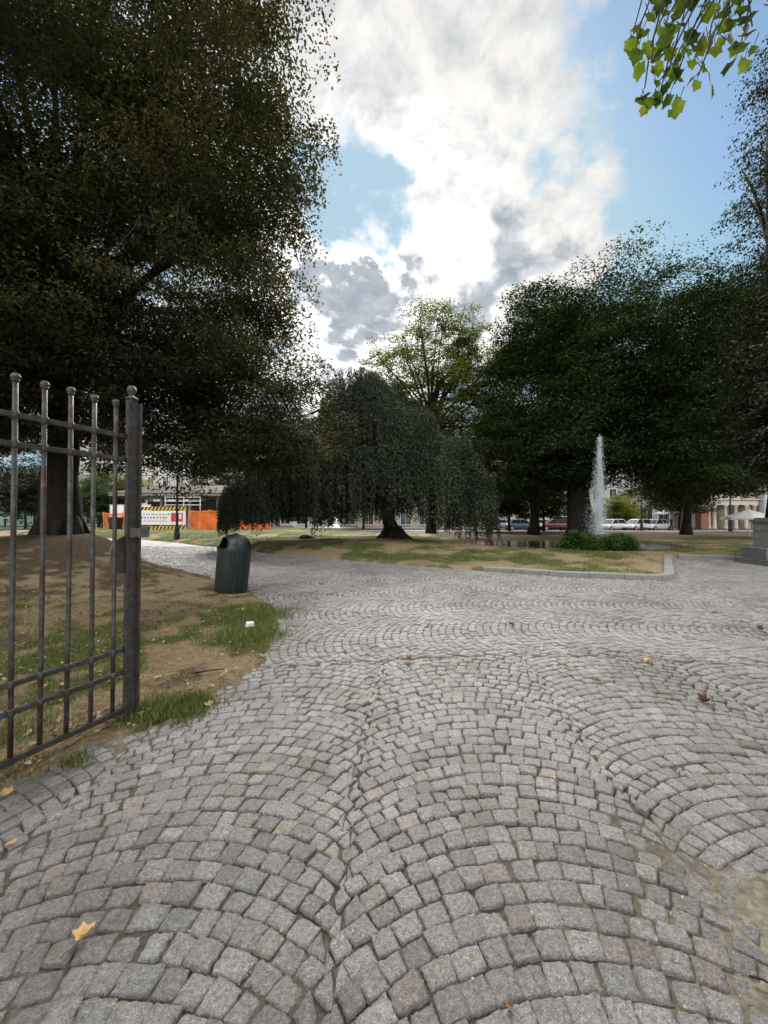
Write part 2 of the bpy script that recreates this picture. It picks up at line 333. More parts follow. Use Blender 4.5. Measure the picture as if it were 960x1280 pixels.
# ------------------------------------------------------------------ helpers
def tag(o, label=None, cat=None, group=None, kind=None):
    if label: o['label'] = label
    if cat: o['category'] = cat
    if group: o['group'] = group
    if kind: o['kind'] = kind
    return o
def thing(name, label, cat, loc=(0, 0, 0), rotz=0.0, group=None):
    o = bpy.data.objects.new(name, None); COL.objects.link(o)
    o.location = loc; o.rotation_euler = (0, 0, rotz); o.empty_display_size = 0.1
    return tag(o, label, cat, group)
def link(name, me, mat=None, parent=None, smooth=False):
    if mat is not None:
        for m in (mat if isinstance(mat, (list, tuple)) else [mat]): me.materials.append(m)
    if smooth: me.polygons.foreach_set('use_smooth', np.ones(len(me.polygons), dtype=bool))
    o = bpy.data.objects.new(name, me); COL.objects.link(o)
    if parent is not None: o.parent = parent
    return o
def fast_mesh(name, V, Q, attr=None, attr_name='tone'):
    """V (n,3), Q (m,k) faces of equal size; attr (n,3) a point colour."""
    V = np.ascontiguousarray(V, dtype=np.float32); Q = np.ascontiguousarray(Q, dtype=np.int32)
    me = bpy.data.meshes.new(name); k = Q.shape[1]
    me.vertices.add(len(V)); me.vertices.foreach_set('co', V.ravel())
    me.loops.add(Q.size); me.loops.foreach_set('vertex_index', Q.ravel())
    me.polygons.add(len(Q)); me.polygons.foreach_set('loop_start', np.arange(0, Q.size, k, dtype=np.int32))
    try: me.polygons.foreach_set('loop_total', np.full(len(Q), k, dtype=np.int32))
    except Exception: pass
    me.update(calc_edges=True)
    if attr is not None:
        a = me.attributes.new(attr_name, 'FLOAT_COLOR', 'POINT')
        c = np.ones((len(V), 4), dtype=np.float32); c[:, :3] = attr
        a.data.foreach_set('color', c.ravel())
    return me
class MB:
    def __init__(s): s.v = []; s.f = []; s.m = []
    def add(s, vs, fs, mi=0):
        o = len(s.v); s.v.extend([tuple(map(float, p)) for p in vs]); s.f.extend([tuple(i + o for i in f) for f in fs]); s.m.extend([mi] * len(fs)); return s
    def box(s, c, d, rz=0.0, mi=0, M=None):
        hx, hy, hz = d[0] / 2, d[1] / 2, d[2] / 2
        P = [Vector((x, y, z)) for z in (-hz, hz) for y in (-hy, hy) for x in (-hx, hx)]
        m = M if M is not None else Matrix.Rotation(rz, 3, 'Z')
        P = [m @ p + Vector(c) for p in P]
        return s.add(P, [(0, 2, 3, 1), (4, 5, 7, 6), (0, 1, 5, 4), (2, 6, 7, 3), (0, 4, 6, 2), (1, 3, 7, 5)], mi)
    def tube(s, pts, rad, n=8, mi=0, caps=True, squash=1.0):
        pts = [Vector(p) for p in pts]; k = len(pts)
        if not hasattr(rad, '__len__'): rad = [rad] * k
        vs = []; up = None
        for i, p in enumerate(pts):
            d = (pts[min(i + 1, k - 1)] - pts[max(i - 1, 0)])
            d = d.normalized() if d.length > 1e-9 else Vector((0, 0, 1))
            if up is None: up = Vector((1, 0, 0)) if abs(d.x) < 0.8 else Vector((0, 1, 0))
            a = (up - d * up.dot(d)).normalized(); b = d.cross(a); up = a
            for j in range(n):
                t = 2 * math.pi * j / n
                vs.append(p + a * math.cos(t) * rad[i] + b * math.sin(t) * rad[i] * squash)
        fs = [(i * n + j, i * n + (j + 1) % n, (i + 1) * n + (j + 1) % n, (i + 1) * n + j) for i in range(k - 1) for j in range(n)]
        if caps: fs += [tuple(range(n - 1, -1, -1)), tuple((k - 1) * n + j for j in range(n))]
        return s.add(vs, fs, mi)
    def lathe(s, prof, n=24, c=(0, 0, 0), mi=0):
        vs = [(c[0] + r * math.cos(2 * math.pi * j / n), c[1] + r * math.sin(2 * math.pi * j / n), c[2] + z) for r, z in prof for j in range(n)]
        fs = [(i * n + j, i * n + (j + 1) % n, (i + 1) * n + (j + 1) % n, (i + 1) * n + j) for i in range(len(prof) - 1) for j in range(n)]
        if prof[-1][0] > 1e-4: fs.append(tuple((len(prof) - 1) * n + j for j in range(n)))
        if prof[0][0] > 1e-4: fs.append(tuple(range(n - 1, -1, -1)))
        return s.add(vs, fs, mi)
    def sphere(s, c, r, n=14, mi=0, sz=1.0):
        m = n // 2
        return s.lathe([(max(1e-5, r * math.sin(math.pi * i / m)), -r * sz * math.cos(math.pi * i / m)) for i in range(m + 1)], n, c, mi)
    def prism(s, poly, y0, y1, mi=0):
        """polygon of (x, z) extruded along y"""
        n = len(poly)
        vs = [(x, y0, z) for x, z in poly] + [(x, y1, z) for x, z in poly]
        fs = [tuple(range(n)), tuple(range(2 * n - 1, n - 1, -1))] + [(i, i + n, (i + 1) % n + n, (i + 1) % n) for i in range(n)]
        return s.add(vs, fs, mi)
    def build(s, name, mat, parent=None, smooth=False, bevel=0.0):
        me = bpy.data.meshes.new(name); me.from_pydata(s.v, [], s.f); me.validate(); me.update()
        bm = bmesh.new(); bm.from_mesh(me)
        bmesh.ops.recalc_face_normals(bm, faces=bm.faces[:]); bm.to_mesh(me); bm.free()
        mats = mat if isinstance(mat, (list, tuple)) else [mat]
        for m in mats: me.materials.append(m)
        if len(mats) > 1 and len(me.polygons) == len(s.m): me.polygons.foreach_set('material_index', s.m)
        if smooth: me.polygons.foreach_set('use_smooth', [True] * len(me.polygons))
        o = bpy.data.objects.new(name, me); COL.objects.link(o)
        if parent is not None: o.parent = parent
        if bevel:
            b = o.modifiers.new('edge', 'BEVEL'); b.width = bevel; b.segments = 2; b.limit_method = 'ANGLE'
        return o
_rs = np.random.RandomState(5)
_K = _rs.normal(size=(24, 3)); _K /= np.linalg.norm(_K, axis=1)[:, None]
_P = _rs.uniform(0, 6.28, 24)
def lump(p, f=1.0, k0=0, k=6):
    """smooth pseudo noise in about -1..1 for points p (n,3)"""
    s = np.zeros(len(p))
    for i in range(k0, k0 + k): s += np.sin((p @ _K[i % 24]) * f * (1 + 0.35 * (i % 3)) + _P[i % 24])
    return s / (k * 0.55)
def poly_sd(pts, poly):
    """signed distance to polygon, positive inside"""
    P = np.asarray(poly, float); n = len(P); d = np.full(len(pts), 1e9); ins = np.zeros(len(pts), bool)
    for i in range(n):
        a, b = P[i], P[(i + 1) % n]; e = b - a; w = pts - a
        t = np.clip((w @ e) / (e @ e), 0, 1); q = w - t[:, None] * e
        d = np.minimum(d, np.hypot(q[:, 0], q[:, 1]))
        c = ((a[1] > pts[:, 1]) != (b[1] > pts[:, 1])) & (pts[:, 0] < (b[0] - a[0]) * (pts[:, 1] - a[1]) / (b[1] - a[1] + 1e-12) + a[0])
        ins ^= c
    return np.where(ins, d, -d)
def smooth01(x): x = np.clip(x, 0, 1); return x * x * (3 - 2 * x)
def gp(px, py, z=0.0):
    """ground point under a photo pixel"""
    Y = (CAMH - z) * F / (py - HOR); return ((px - 480) / F * Y, Y, z)

# ------------------------------------------------------------------ terrain shapes
L1 = [(-2.75, 1.2), (-2.21, 2.25), (-2.05, 2.62), (-1.80, 2.95), (-1.52, 3.42), (-1.36, 4.2), (-1.50, 5.6), (-1.85, 6.6), (-2.35, 7.5), (-2.85, 8.3),
      (-4.3, 10.0), (-5.6, 11.3), (-7.6, 13.2), (-9.6, 15.2), (-12, 17.6), (-18, 21), (-24, 30), (-34, 46), (-110, 46), (-110, -6), (-9, -6), (-4.2, -1)]
L2 = [(-34, 36), (-19.5, 30.5), (-13.8, 26.0), (-9, 21.3), (-5.2, 17.6), (-1.9, 15.2), (0, 13.5), (2.42, 11.95), (4.74, 10.66), (6.6, 10.06), (7.0, 10.09), (7.36, 10.32), (7.70, 10.72), (9.38, 13.1),
      (11.1, 15.5), (13.3, 14.7), (16, 13.9), (60, 12), (90, 12), (90, 46), (-34, 46)]
L3 = [(-160, 57), (-20, 57), (-20, 100), (-160, 100)]
TR1 = (-11.7, 14.2)
def h1(p):
    sdv = poly_sd(p, L1)
    d = np.hypot(p[:, 0] - TR1[0], p[:, 1] - TR1[1])
    q = np.c_[p, np.zeros(len(p))]
    hill = 0.86 * np.exp(-(d / 5.6) ** 2) + 0.10 * np.exp(-(d / 14.0) ** 2)
    hill += 0.035 * lump(q, 1.3) + 0.02 * lump(q, 4.2, 6)
    z = 0.018 + np.maximum(hill, -0.0) * smooth01(sdv / 1.3)
    edge = 0.05 * lump(q, 5.0, 3) + 0.03 * lump(q, 14.0, 9)
    return np.where(sdv + edge > 0, z, np.maximum(-0.30, 0.018 + (sdv + edge) * 0.9)), sdv
PC, PR = (9.6, 22.6), (6.6, 4.3)
def h2(p):
    sdv = poly_sd(p, L2); q = np.c_[p, np.zeros(len(p))]
    x, y = p[:, 0], p[:, 1]
    h = 0.06 + 0.42 * np.exp(-((x + 0.5) / 8.0) ** 2 - ((y - 21.5) / 5.5) ** 2)
    h += 0.42 * smooth01((y - 25) / 9.0) * smooth01((-2 - x) / 8.0) + 0.04 * lump(q, 0.7)
    h = np.maximum(h, 0.03) * smooth01((sdv + 0.3) / 1.6) + 0.10 * (sdv < 0.35) * (x > 2.6) * 0
    e = ((x - PC[0]) / PR[0]) ** 2 + ((y - PC[1]) / PR[1]) ** 2 + 0.10 * lump(q, 1.1, 4)
    h = h * smooth01((e - 0.9) / 0.9) + np.where(e < 1.0, -0.5 * smooth01((1.0 - e) / 0.3), 0) + 0.045 * smooth01((e - 0.95) / 0.2)
    return np.where(sdv > -0.02, h + 0.02, np.maximum(-0.30, 0.02 + sdv * 0.8)), sdv, e
def grid(xs, ys):
    X, Y = np.meshgrid(xs, ys); P = np.c_[X.ravel(), Y.ravel()]
    nx, ny = len(xs), len(ys); i = np.arange(nx * ny).reshape(ny, nx)
    return P, np.c_[i[:-1, :-1].ravel(), i[:-1, 1:].ravel(), i[1:, 1:].ravel(), i[1:, :-1].ravel()]
def greens1(p):
    q = np.c_[p, np.zeros(len(p))]
    g = 0.30 + 0.20 * lump(q, 1.7, 2) + 0.34 * lump(q, 5.5, 8) + 0.30 * lump(q, 13, 4)
    for (x, y, r, a) in ((-1.72, 3.2, 0.30, 0.9), (-1.75, 5.0, 0.5, 0.8), (-1.95, 6.3, 0.6, 0.6), (-2.5, 5.9, 0.7, 0.35), (-2.25, 2.65, 0.40, -0.45), (-3.6, 4.4, 1.1, 0.35), (-2.0, 4.0, 0.4, -0.5), (-2.5, 4.6, 0.45, -0.5), (-4.2, 8.5, 2.0, -0.2)):
        g += a * np.exp(-((p[:, 0] - x) ** 2 + (p[:, 1] - y) ** 2) / r ** 2)
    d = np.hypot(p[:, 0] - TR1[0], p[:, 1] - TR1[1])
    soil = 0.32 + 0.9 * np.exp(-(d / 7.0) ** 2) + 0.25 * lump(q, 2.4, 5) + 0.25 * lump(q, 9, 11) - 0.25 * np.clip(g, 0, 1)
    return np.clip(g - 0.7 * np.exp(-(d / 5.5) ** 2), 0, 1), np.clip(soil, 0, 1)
def greens2(p, sdv, e):
    q = np.c_[p, np.zeros(len(p))]
    g = 0.50 + 0.22 * lump(q, 0.9, 2) + 0.30 * lump(q, 2.2, 9) + 0.22 * lump(q, 7, 4) - 0.1 * np.exp(-(sdv / 0.8) ** 2)
    g += 0.25 * (p[:, 0] < -4)
    soil = 0.18 + 0.2 * lump(q, 1.2, 5) + 0.75 * smooth01((p[:, 1] - 25.0) / 3.0) * smooth01((p[:, 0] - 3) / 4) * (1 - 0.9 * smooth01((p[:, 1] - 40) / 3)) + 0.8 * np.exp(-((e - 1.0) / 0.25) ** 2)  # bare earth beyond the pond, browned further to paint in the tree shade
    soil += 0.45 * np.exp(-((p[:, 0] - 0.3) / 1.6) ** 2 - ((p[:, 1] - 21.0) / 1.2) ** 2)  # dark patch painting the weeping beech's shadow into the lawn colour
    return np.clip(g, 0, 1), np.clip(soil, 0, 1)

big = MB(); big.box((0, 250, -0.05), (1600, 1300, 0.02))
tag(big.build('ground', MT['ground']), 'pale grey paved ground running to the far streets', 'ground', kind='structure')
# left mound
xs = np.r_[np.arange(-110, -30, 3.0), np.arange(-30, -14, 0.4), np.arange(-14, -1.0, 0.09)]
ys = np.r_[np.arange(-6, 0, 0.5), np.arange(0, 12, 0.09), np.arange(12, 21, 0.2), np.arange(21, 47.5, 0.7)]
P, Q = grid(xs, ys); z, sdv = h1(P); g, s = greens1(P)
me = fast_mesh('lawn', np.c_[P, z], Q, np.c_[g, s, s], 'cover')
tag(link('lawn', me, MT['lawn'], smooth=True), 'worn dry lawn mound behind the gate under the big beech', 'lawn', kind='structure')
xs = np.r_[np.arange(-34.6, -12, 0.6), np.arange(-12, 20, 0.16), np.arange(20, 91, 1.5)]
ys = np.r_[np.arange(9.4, 30, 0.16), np.arange(30, 47, 0.7)]
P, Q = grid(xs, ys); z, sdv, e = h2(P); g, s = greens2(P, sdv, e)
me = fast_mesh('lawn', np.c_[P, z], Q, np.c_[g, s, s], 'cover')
tag(link('lawn', me, MT['lawn'], smooth=True), 'patchy lawn with pond under the weeping tree', 'lawn', kind='structure')
P, Q = grid(np.arange(-160, -19, 3.0), np.arange(57, 101, 3.0))
me = fast_mesh('lawn', np.c_[P, np.full(len(P), 0.03)], Q, np.c_[np.full(len(P), 0.75), np.zeros(len(P)), np.zeros(len(P))], 'cover')
tag(link('lawn', me, MT['lawn'], smooth=True), 'far green lawn beyond the pale path', 'lawn', kind='structure')
# pond water
th = np.linspace(0, 2 * math.pi, 48, endpoint=False)
wm = MB(); wm.add([(PC[0] + PR[0] * 1.12 * math.cos(a), PC[1] + PR[1] * 1.15 * math.sin(a), 0.035) for a in th], [tuple(range(48))])
tag(wm.build('water', MT['water']), 'still dark pond reflecting the bright street behind', 'pond', kind='structure')
# street and pavement behind
rd = MB(); rd.box((20, 53.5, -0.045), (300, 11, 0.09))
tag(rd.build('road', MT['asphalt']), 'asphalt street with parked cars behind the park', 'road', kind='structure')
pv = MB(); pv.box((20, 47.0, -0.01), (130, 1.9, 0.2)); pv.box((20, 62.0, -0.01), (300, 5.9, 0.2))
tag(pv.build('pavement', MT['ground']), 'pale pavement along both sides of the street', 'pavement', kind='structure')

# ------------------------------------------------------------------ cobbles, stone by stone
rng = np.random.RandomState(11)
def arc_column(length0, length1, w, pitch, dl=0.022):
    """quads (n,4,2) in local (across, along) of one column of stacked arcs, convex along +; rows interlock with the next column"""
    A0 = 0.69; Rr = w / (2 * math.sin(A0)); out = []; lo = []; hi = []
    for k in range(int((length1 - length0) / pitch) + 3):
        v0 = length0 + k * pitch - 0.3
        sg = dl if k % 2 == 0 else -dl
        a = -A0 - rng.uniform(0.05, 0.12)
        while a < A0 + 0.05:
            wd = rng.uniform(0.084, 0.130) * (1 - 0.15 * min(1, abs(a) / 0.785))
            b = a + wd / Rr
            q = []
            sk = rng.normal(0, 0.05)
            for t in (a, b):
                n = np.array([math.sin(t), math.cos(t)])
                p0 = np.array([0, v0 - Rr]) + n * Rr
                p1 = p0 + np.array([math.sin(t + sk), math.cos(t + sk)]) * pitch * math.cos(t)
                q.append((p0, p1))
            out.append([q[0][0], q[1][0], q[1][1], q[0][1]]); lo.append(-w / 2 + sg); hi.append(w / 2 + sg)
            a = b
    A = np.array(out)
    A += rng.normal(0, 0.0042, A.shape)
    A[:, :, 0] = np.clip(A[:, :, 0], np.array(lo)[:, None], np.array(hi)[:, None])
    return A
quads = []
w = 1.55
SEAM = 4.25
for c in range(-5, 7):
    xc = -0.95 + c * w
    A = arc_column(-1.6, SEAM + 0.8, w, 0.102)
    A[:, :, 0] += xc
    # the columns lean a little and wander
    A[:, :, 0] += 0.05 * (A[:, :, 1] - 1.7) + 0.03 * np.sin(A[:, :, 1] * 1.7 + 0.6)
    A[:, :, 1] += 0.07 * np.sin(A[:, :, 0] * 1.1)
    A[:, :, 1] = np.minimum(A[:, :, 1], SEAM + 0.22 * np.sin(A[:, :, 0] * 0.8 + 0.4) + 0.05 * np.sin(A[:, :, 0] * 17))
    quads.append(A)
wf = 1.6
for c in range(0, 11):
    yc = SEAM + wf / 2 + c * wf
    A = arc_column(-17.5, 14.5, wf, 0.106)       # along = -x
    B = np.empty_like(A)
    B[:, :, 0] = -A[:, :, 1]
    B[:, :, 1] = A[:, :, 0] + yc + 0.22 * np.sin(B[:, :, 0] * 0.8 + 0.4) * (1 - c / 14)
    if c == 0: B[:, :, 1] = np.maximum(B[:, :, 1], SEAM + 0.012 + 0.22 * np.sin(B[:, :, 0] * 0.8 + 0.4) + 0.05 * np.sin(B[:, :, 0] * 17))
    quads.append(B[:, ::-1][:, [1, 0, 3, 2]] if False else B[:, ::-1])
Qd = np.concatenate(quads)
cen = Qd.mean(axis=1)
x, y = Qd[:, :, 0], Qd[:, :, 1]
area = 0.5 * np.abs(np.sum(x * np.roll(y, -1, 1) - np.roll(x, -1, 1) * y, axis=1))
s1 = poly_sd(cen, L1); s2 = poly_sd(cen, L2)
q3 = np.c_[cen, np.zeros(len(cen))]
el = np.linalg.norm(Qd - np.roll(Qd, -1, 1), axis=2)
asp = np.minimum((el[:, 0] + el[:, 2]) / (el[:, 1] + el[:, 3]), (el[:, 1] + el[:, 3]) / (el[:, 0] + el[:, 2]))
keep = (area > 0.0016) & (asp > 0.25) & (el.min(axis=1) > 0.015) & (s1 < 0.06 + 0.09 * lump(q3, 5, 3)) & (s2 < 0.02) & (cen[:, 1] > -1.6)
keep &= ~((np.abs(cen[:, 0] + 1.38) < 0.26) & (np.abs(cen[:, 1] - 5.87) < 0.17))         # the iron cover
keep &= (np.abs(cen[:, 0]) < 3.0 + cen[:, 1] * 1.25)
Qd, cen = Qd[keep], cen[keep]
# orientation to counter-clockwise
x, y = Qd[:, :, 0], Qd[:, :, 1]
sa = np.sum(x * np.roll(y, -1, 1) - np.roll(x, -1, 1) * y, axis=1)
Qd[sa < 0] = Qd[sa < 0][:, ::-1]
def stones(Qd, n, seed):
    r = np.random.RandomState(seed); m = len(Qd)
    c = Qd.mean(axis=1, keepdims=True)
    size = np.sqrt(np.abs(np.sum(Qd[:, :, 0] * np.roll(Qd[:, :, 1], -1, 1) - np.roll(Qd[:, :, 0], -1, 1) * Qd[:, :, 1], axis=1)) / 2)
    gap = r.uniform(0.0006, 0.0042, m)
    C = c + (Qd - c) * (1 - 2 * gap / size)[:, None, None]
    u = np.linspace(-1, 1, n + 1); U, V = np.meshgrid(u, u); U = U.ravel(); V = V.ravel()
    k = r.uniform(0.02, 0.24, m)[:, None] if n > 2 else 0.0
    Uu = U[None] * np.sqrt(1 - k * V[None] ** 2 / 2); Vv = V[None] * np.sqrt(1 - k * U[None] ** 2 / 2)
    if n > 3:
        bd = (np.maximum(np.abs(U), np.abs(V)) > 0.99)[None]
        Uu = Uu + bd * r.normal(0, 0.035, (m, len(U))); Vv = Vv + bd * r.normal(0, 0.035, (m, len(U)))
    wts = np.stack([(1 - Uu) * (1 - Vv), (1 + Uu) * (1 - Vv), (1 + Uu) * (1 + Vv), (1 - Uu) * (1 + Vv)], 2) / 4
    XY = wts @ C
    edge = np.maximum(np.abs(U), np.abs(V))[None]
    z0 = r.normal(0, 0.0036, m)[:, None]
    Z = z0 + r.normal(0, 0.0022, m)[:, None] * U + r.normal(0, 0.0022, m)[:, None] * V
    Z = Z - 0.0055 * edge ** (9 if n > 4 else 7) + (r.normal(0, 0.0013, (m, len(U))) if n > 3 else 0)
    Z = Z - r.uniform(-0.0005, 0.0022, m)[:, None] * ((U ** 2 + V ** 2)[None])
    top = np.concatenate([XY, Z[:, :, None]], 2)
    idx = np.arange((n + 1) ** 2).reshape(n + 1, n + 1)
    ring = np.r_[idx[0, :-1], idx[:-1, -1], idx[-1, :0:-1], idx[:0:-1, 0]]
    low = top[:, ring].copy(); low[:, :, 2] = -0.045
    allv = np.concatenate([top, low], 1); nv = allv.shape[1]
    qf = [np.c_[idx[:-1, :-1].ravel(), idx[:-1, 1:].ravel(), idx[1:, 1:].ravel(), idx[1:, :-1].ravel()]]
    L = len(ring); b = (n + 1) ** 2 + np.arange(L)
    qf.append(np.c_[ring, b, np.roll(b, -1), np.roll(ring, -1)])
    T = np.concatenate(qf)
    FQ = (T[None] + (np.arange(m) * nv)[:, None, None]).reshape(-1, 4)
    t = r.normal(1.0, 0.125, m)[:, None] * np.array([0.212, 0.203, 0.199])[None]
    pink = r.uniform(0, 1, m); t[pink < 0.06] *= np.array([1.07, 0.985, 0.94]); t[(pink > 0.06) & (pink < 0.068)] *= np.array([1.10, 1.04, 0.90]); t[pink > 0.93] *= np.array([0.965, 0.995, 1.02])
    t = np.clip(t, 0.12, 0.45)
    return allv.reshape(-1, 3), FQ, np.repeat(t, nv, axis=0)
def cen_sel(Q): return Q.mean(axis=1)[:, 1]
VV, FF, TT, off = [], [], [], 0
lim = np.hypot(cen[:, 0], cen[:, 1])
for sel, n, sdn in ((lim < 3.6, 8, 1), ((lim >= 3.6) & (lim < 7), 4, 2), (lim >= 7, 2, 3)):
    v, f, t = stones(Qd[sel], n, sdn); VV.append(v); FF.append(f + off); TT.append(t); off += len(v)
V = np.concatenate(VV)
V[:, 2] += 0.006 * lump(np.c_[V[:, :2], np.zeros(len(V))], 1.1, 3)       # the paving heaves gently
me = fast_mesh('cobblestone_paving', V, np.concatenate(FF), np.concatenate(TT), 'tone')
tag(link('cobblestone_paving', me, MT['stone'], smooth=True), 'grey cobblestones laid in rows of arcs across the park entrance', 'paving', kind='structure')
# sand bed, heaped up over the stones at the lower right corner
P, Q = grid(np.r_[np.arange(-18, -4, 0.5), np.arange(-4, 4, 0.035), np.arange(4, 20.1, 0.5)], np.r_[np.arange(-2, 0.6, 0.3), np.arange(0.6, 4.4, 0.035), np.arange(4.4, 22.0, 0.4)])
q = np.c_[P, np.zeros(len(P))]
zb = -0.0140 + 0.006 * lump(q, 1.1, 3) + 0.0045 * lump(q, 9, 4)
d = np.hypot((P[:, 0] - 1.62) / 0.50, (P[:, 1] - 1.42) / 0.36)
zb += 0.021 * np.exp(-d ** 2) * (1 + 0.7 * lump(q, 9, 2)) + 0.003 * lump(q, 40, 7) * np.exp(-(d / 1.5) ** 2) + 0.008 * np.clip(lump(q, 26, 5), 0, 1) * np.exp(-(d / 1.5) ** 2)
zb += 0.012 * np.exp(-(poly_sd(P, L1) / 0.22) ** 2)
cv = 1 + 1.5 * np.exp(-(d / 1.25) ** 2) + 1.0 * np.exp(-(poly_sd(P, L1) / 0.25) ** 2)
me = fast_mesh('paving_bed', np.c_[P, zb], Q, np.c_[cv, cv * 0.97, cv * 0.9], 'cover')
tag(link('paving_bed', me, MT['bed'], smooth=True), 'sandy joint fill between the cobblestones', 'paving bed', kind='structure')

# ------------------------------------------------------------------ kerbs
def kerb(name, pts, width, height, label, seg=0.95):
    m = MB(); pts = [Vector((a, b, 0)) for a, b in pts]
    L = [0]
    for a, b in zip(pts, pts[1:]): L.append(L[-1] + (b - a).length)
    def at(s):
        s = max(0, min(s, L[-1]))
        for i in range(len(pts) - 1):
            if s <= L[i + 1] + 1e-9: return pts[i].lerp(pts[i + 1], (s - L[i]) / max(1e-9, L[i + 1] - L[i])), (pts[i + 1] - pts[i]).normalized()
    def off(s):
        p, _ = at(s); a, _ = at(s - 0.15); b, _ = at(s + 0.15); d = (b - a).normalized(); n = Vector((-d.y, d.x, 0)); return p, n
    s = 0; rr = random.Random(3)
    while s < L[-1] - 0.05:
        e = min(L[-1], s + seg * rr.uniform(0.85, 1.15)); k = 4; dz = rr.uniform(-0.006, 0.006); vs = []
        for i in range(k + 1):
            p, n = off(s + 0.006 + (e - s - 0.012) * i / k)
            for (o_, z_) in ((0, -0.05), (0, height - 0.02), (0.02, height), (width - 0.02, height), (width, height - 0.02), (width, -0.05)):
                vs.append(p + n * o_ + Vector((0, 0, z_ + (dz if z_ > 0 else 0))))
        fs = [(i * 6 + j, i * 6 + (j + 1) % 6, (i + 1) * 6 + (j + 1) % 6, (i + 1) * 6 + j) for i in range(k) for j in range(6)] + [tuple(range(6)), tuple(k * 6 + j for j in range(5, -1, -1))]
        m.add(vs, fs); s = e
    o = m.build(name, MT['granite'])
    return tag(o, label, 'kerb', kind='structure')
kerb('kerb', [(2.9, 11.53), (4.74, 10.5), (6.6, 9.9), (7.1, 9.9), (7.5, 10.15), (7.85, 10.6), (9.55, 13.0), (11.2, 15.3)], 0.24, 0.13, 'pale granite kerb rounding the corner of the lawn')
kerb('kerb', [(11.45, 15.25), (13.3, 14.6), (16, 13.8), (24, 12.5)], 0.22, 0.15, 'dark shaded kerb running to the stone pillar')

# ------------------------------------------------------------------ grass blades
def blades(P, z, hgt, wid, tint, r, lay):
    n = len(P); a = r.uniform(0, 6.283, n)
    lean = r.uniform(0.15, 0.7, n) + lay
    side = np.c_[np.cos(a), np.sin(a), np.zeros(n)] * (wid / 2)[:, None]
    fw = np.c_[-np.sin(a), np.cos(a), np.zeros(n)]
    b = np.c_[P, z - 0.004]
    up = np.array([0, 0, 1.0])
    mid = b + fw * (hgt * 0.30 * lean)[:, None] + up * (hgt * 0.6 / (1 + lay))[:, None]
    tip = b + fw * (hgt * lean)[:, None] + up * (hgt / (1 + 1.9 * lay + lean * 0.3))[:, None]
    v = np.stack([b - side, b + side, mid + side * 0.7, mid - side * 0.7, tip], 1).reshape(-1, 3)
    i = np.arange(n)[:, None] * 5
    return v, np.concatenate([i + np.array([0, 1, 2]), i + np.array([0, 2, 3]), i + np.array([3, 2, 4])]), np.repeat(tint, 5, axis=0)
r = np.random.RandomState(21)
def tints(n, g, r):
    dry = np.array([0.34, 0.265, 0.155])[None] * r.uniform(0.45, 1.15, (n, 1)) * np.array([1, 1, 1])
    gr = np.array([0.080, 0.125, 0.030])[None] * r.uniform(0.5, 1.9, (n, 1)); gr[:, 0] *= r.uniform(0.8, 1.7, n)
    return np.where((r.uniform(0, 1, n) < g)[:, None], gr, dry)
def sow1(n, x0, x1, y0, y1, hs, ws):
    P = np.c_[r.uniform(x0, x1, n), r.uniform(y0, y1, n)]
    z, sdv = h1(P); g, s = greens1(P)
    ok = (z > 0.01) & (r.uniform(0, 1, n) < 0.55 + 0.6 * g - 0.45 * s)
    P, z, g = P[ok], z[ok], g[ok]; m = len(P)
    isg = smooth01((g - 0.3) / 0.4)
    t = tints(m, isg * 0.85 + 0.04, r)
    green = t[:, 1] > t[:, 0]
    lay = np.where(green, 0.0, 1.1)
    h = hs * r.uniform(0.4, 1.2, m) * np.where(green, 0.40 + 0.55 * g, 0.9)
    return blades(P, z, h, ws * r.uniform(0.7, 1.3, m), t, r, lay)
def sow2(n, x0, x1, y0, y1, hs, ws):
    P = np.c_[r.uniform(x0, x1, n), r.uniform(y0, y1, n)]
    z, sdv, e = h2(P); g, s = greens2(P, sdv, e)
    ok = (sdv > 0.28) & (e > 1.02) & (r.uniform(0, 1, n) < 0.30 + 0.8 * g - 0.4 * s)
    P, z, g = P[ok], z[ok], g[ok]; m = len(P)
    t = tints(m, smooth01((g - 0.3) / 0.4) * 0.8 + 0.05, r)
    return blades(P, z, hs * r.uniform(0.4, 1.2, m) * (0.6 + 0.6 * g), ws * r.uniform(0.7, 1.3, m), t, r, np.where(t[:, 1] > t[:, 0], 0.0, 0.9))
def tuft(n, x, y, rad, hs):
    P = np.c_[r.normal(x, rad, n), r.normal(y, rad * 0.8, n)]; z, _ = h1(P); z = np.maximum(z, 0.0)
    t = tints(n, np.full(n, 0.93), r)
    return blades(P, z, hs * r.uniform(0.35, 1.2, n), 0.0055 * r.uniform(0.7, 1.3, n), t, r, np.zeros(n))
def grass(name, sets, label):
    V, Q, T, o = [], [], [], 0
    for v, f, t in sets: V.append(v); Q.append(f + o); T.append(t); o += len(v)
    me = fast_mesh(name, np.concatenate(V), np.concatenate(Q), np.concatenate(T), 'tint')
    tag(link(name, me, MT['grass']), label, 'grass', kind='stuff')
grass('grass', [sow1(210000, -6.5, -1.2, 1.2, 7.0, 0.055, 0.0042), sow1(70000, -13, -1.8, 5.5, 14, 0.07, 0.008),
                tuft(1900, -1.72, 3.18, 0.15, 0.085), tuft(500, -1.60, 3.30, 0.08, 0.09), tuft(900, -1.85, 4.9, 0.2, 0.12), tuft(800, -1.62, 5.2, 0.2, 0.09), tuft(900, -1.9, 6.2, 0.26, 0.1), tuft(600, -1.75, 6.6, 0.3, 0.09),
                tuft(120, -2.25, 2.42, 0.08, 0.06), tuft(350, -2.6, 2.85, 0.14, 0.09), tuft(150, -1.96, 2.52, 0.05, 0.07)], 'dry and green grass blades on the worn mound')
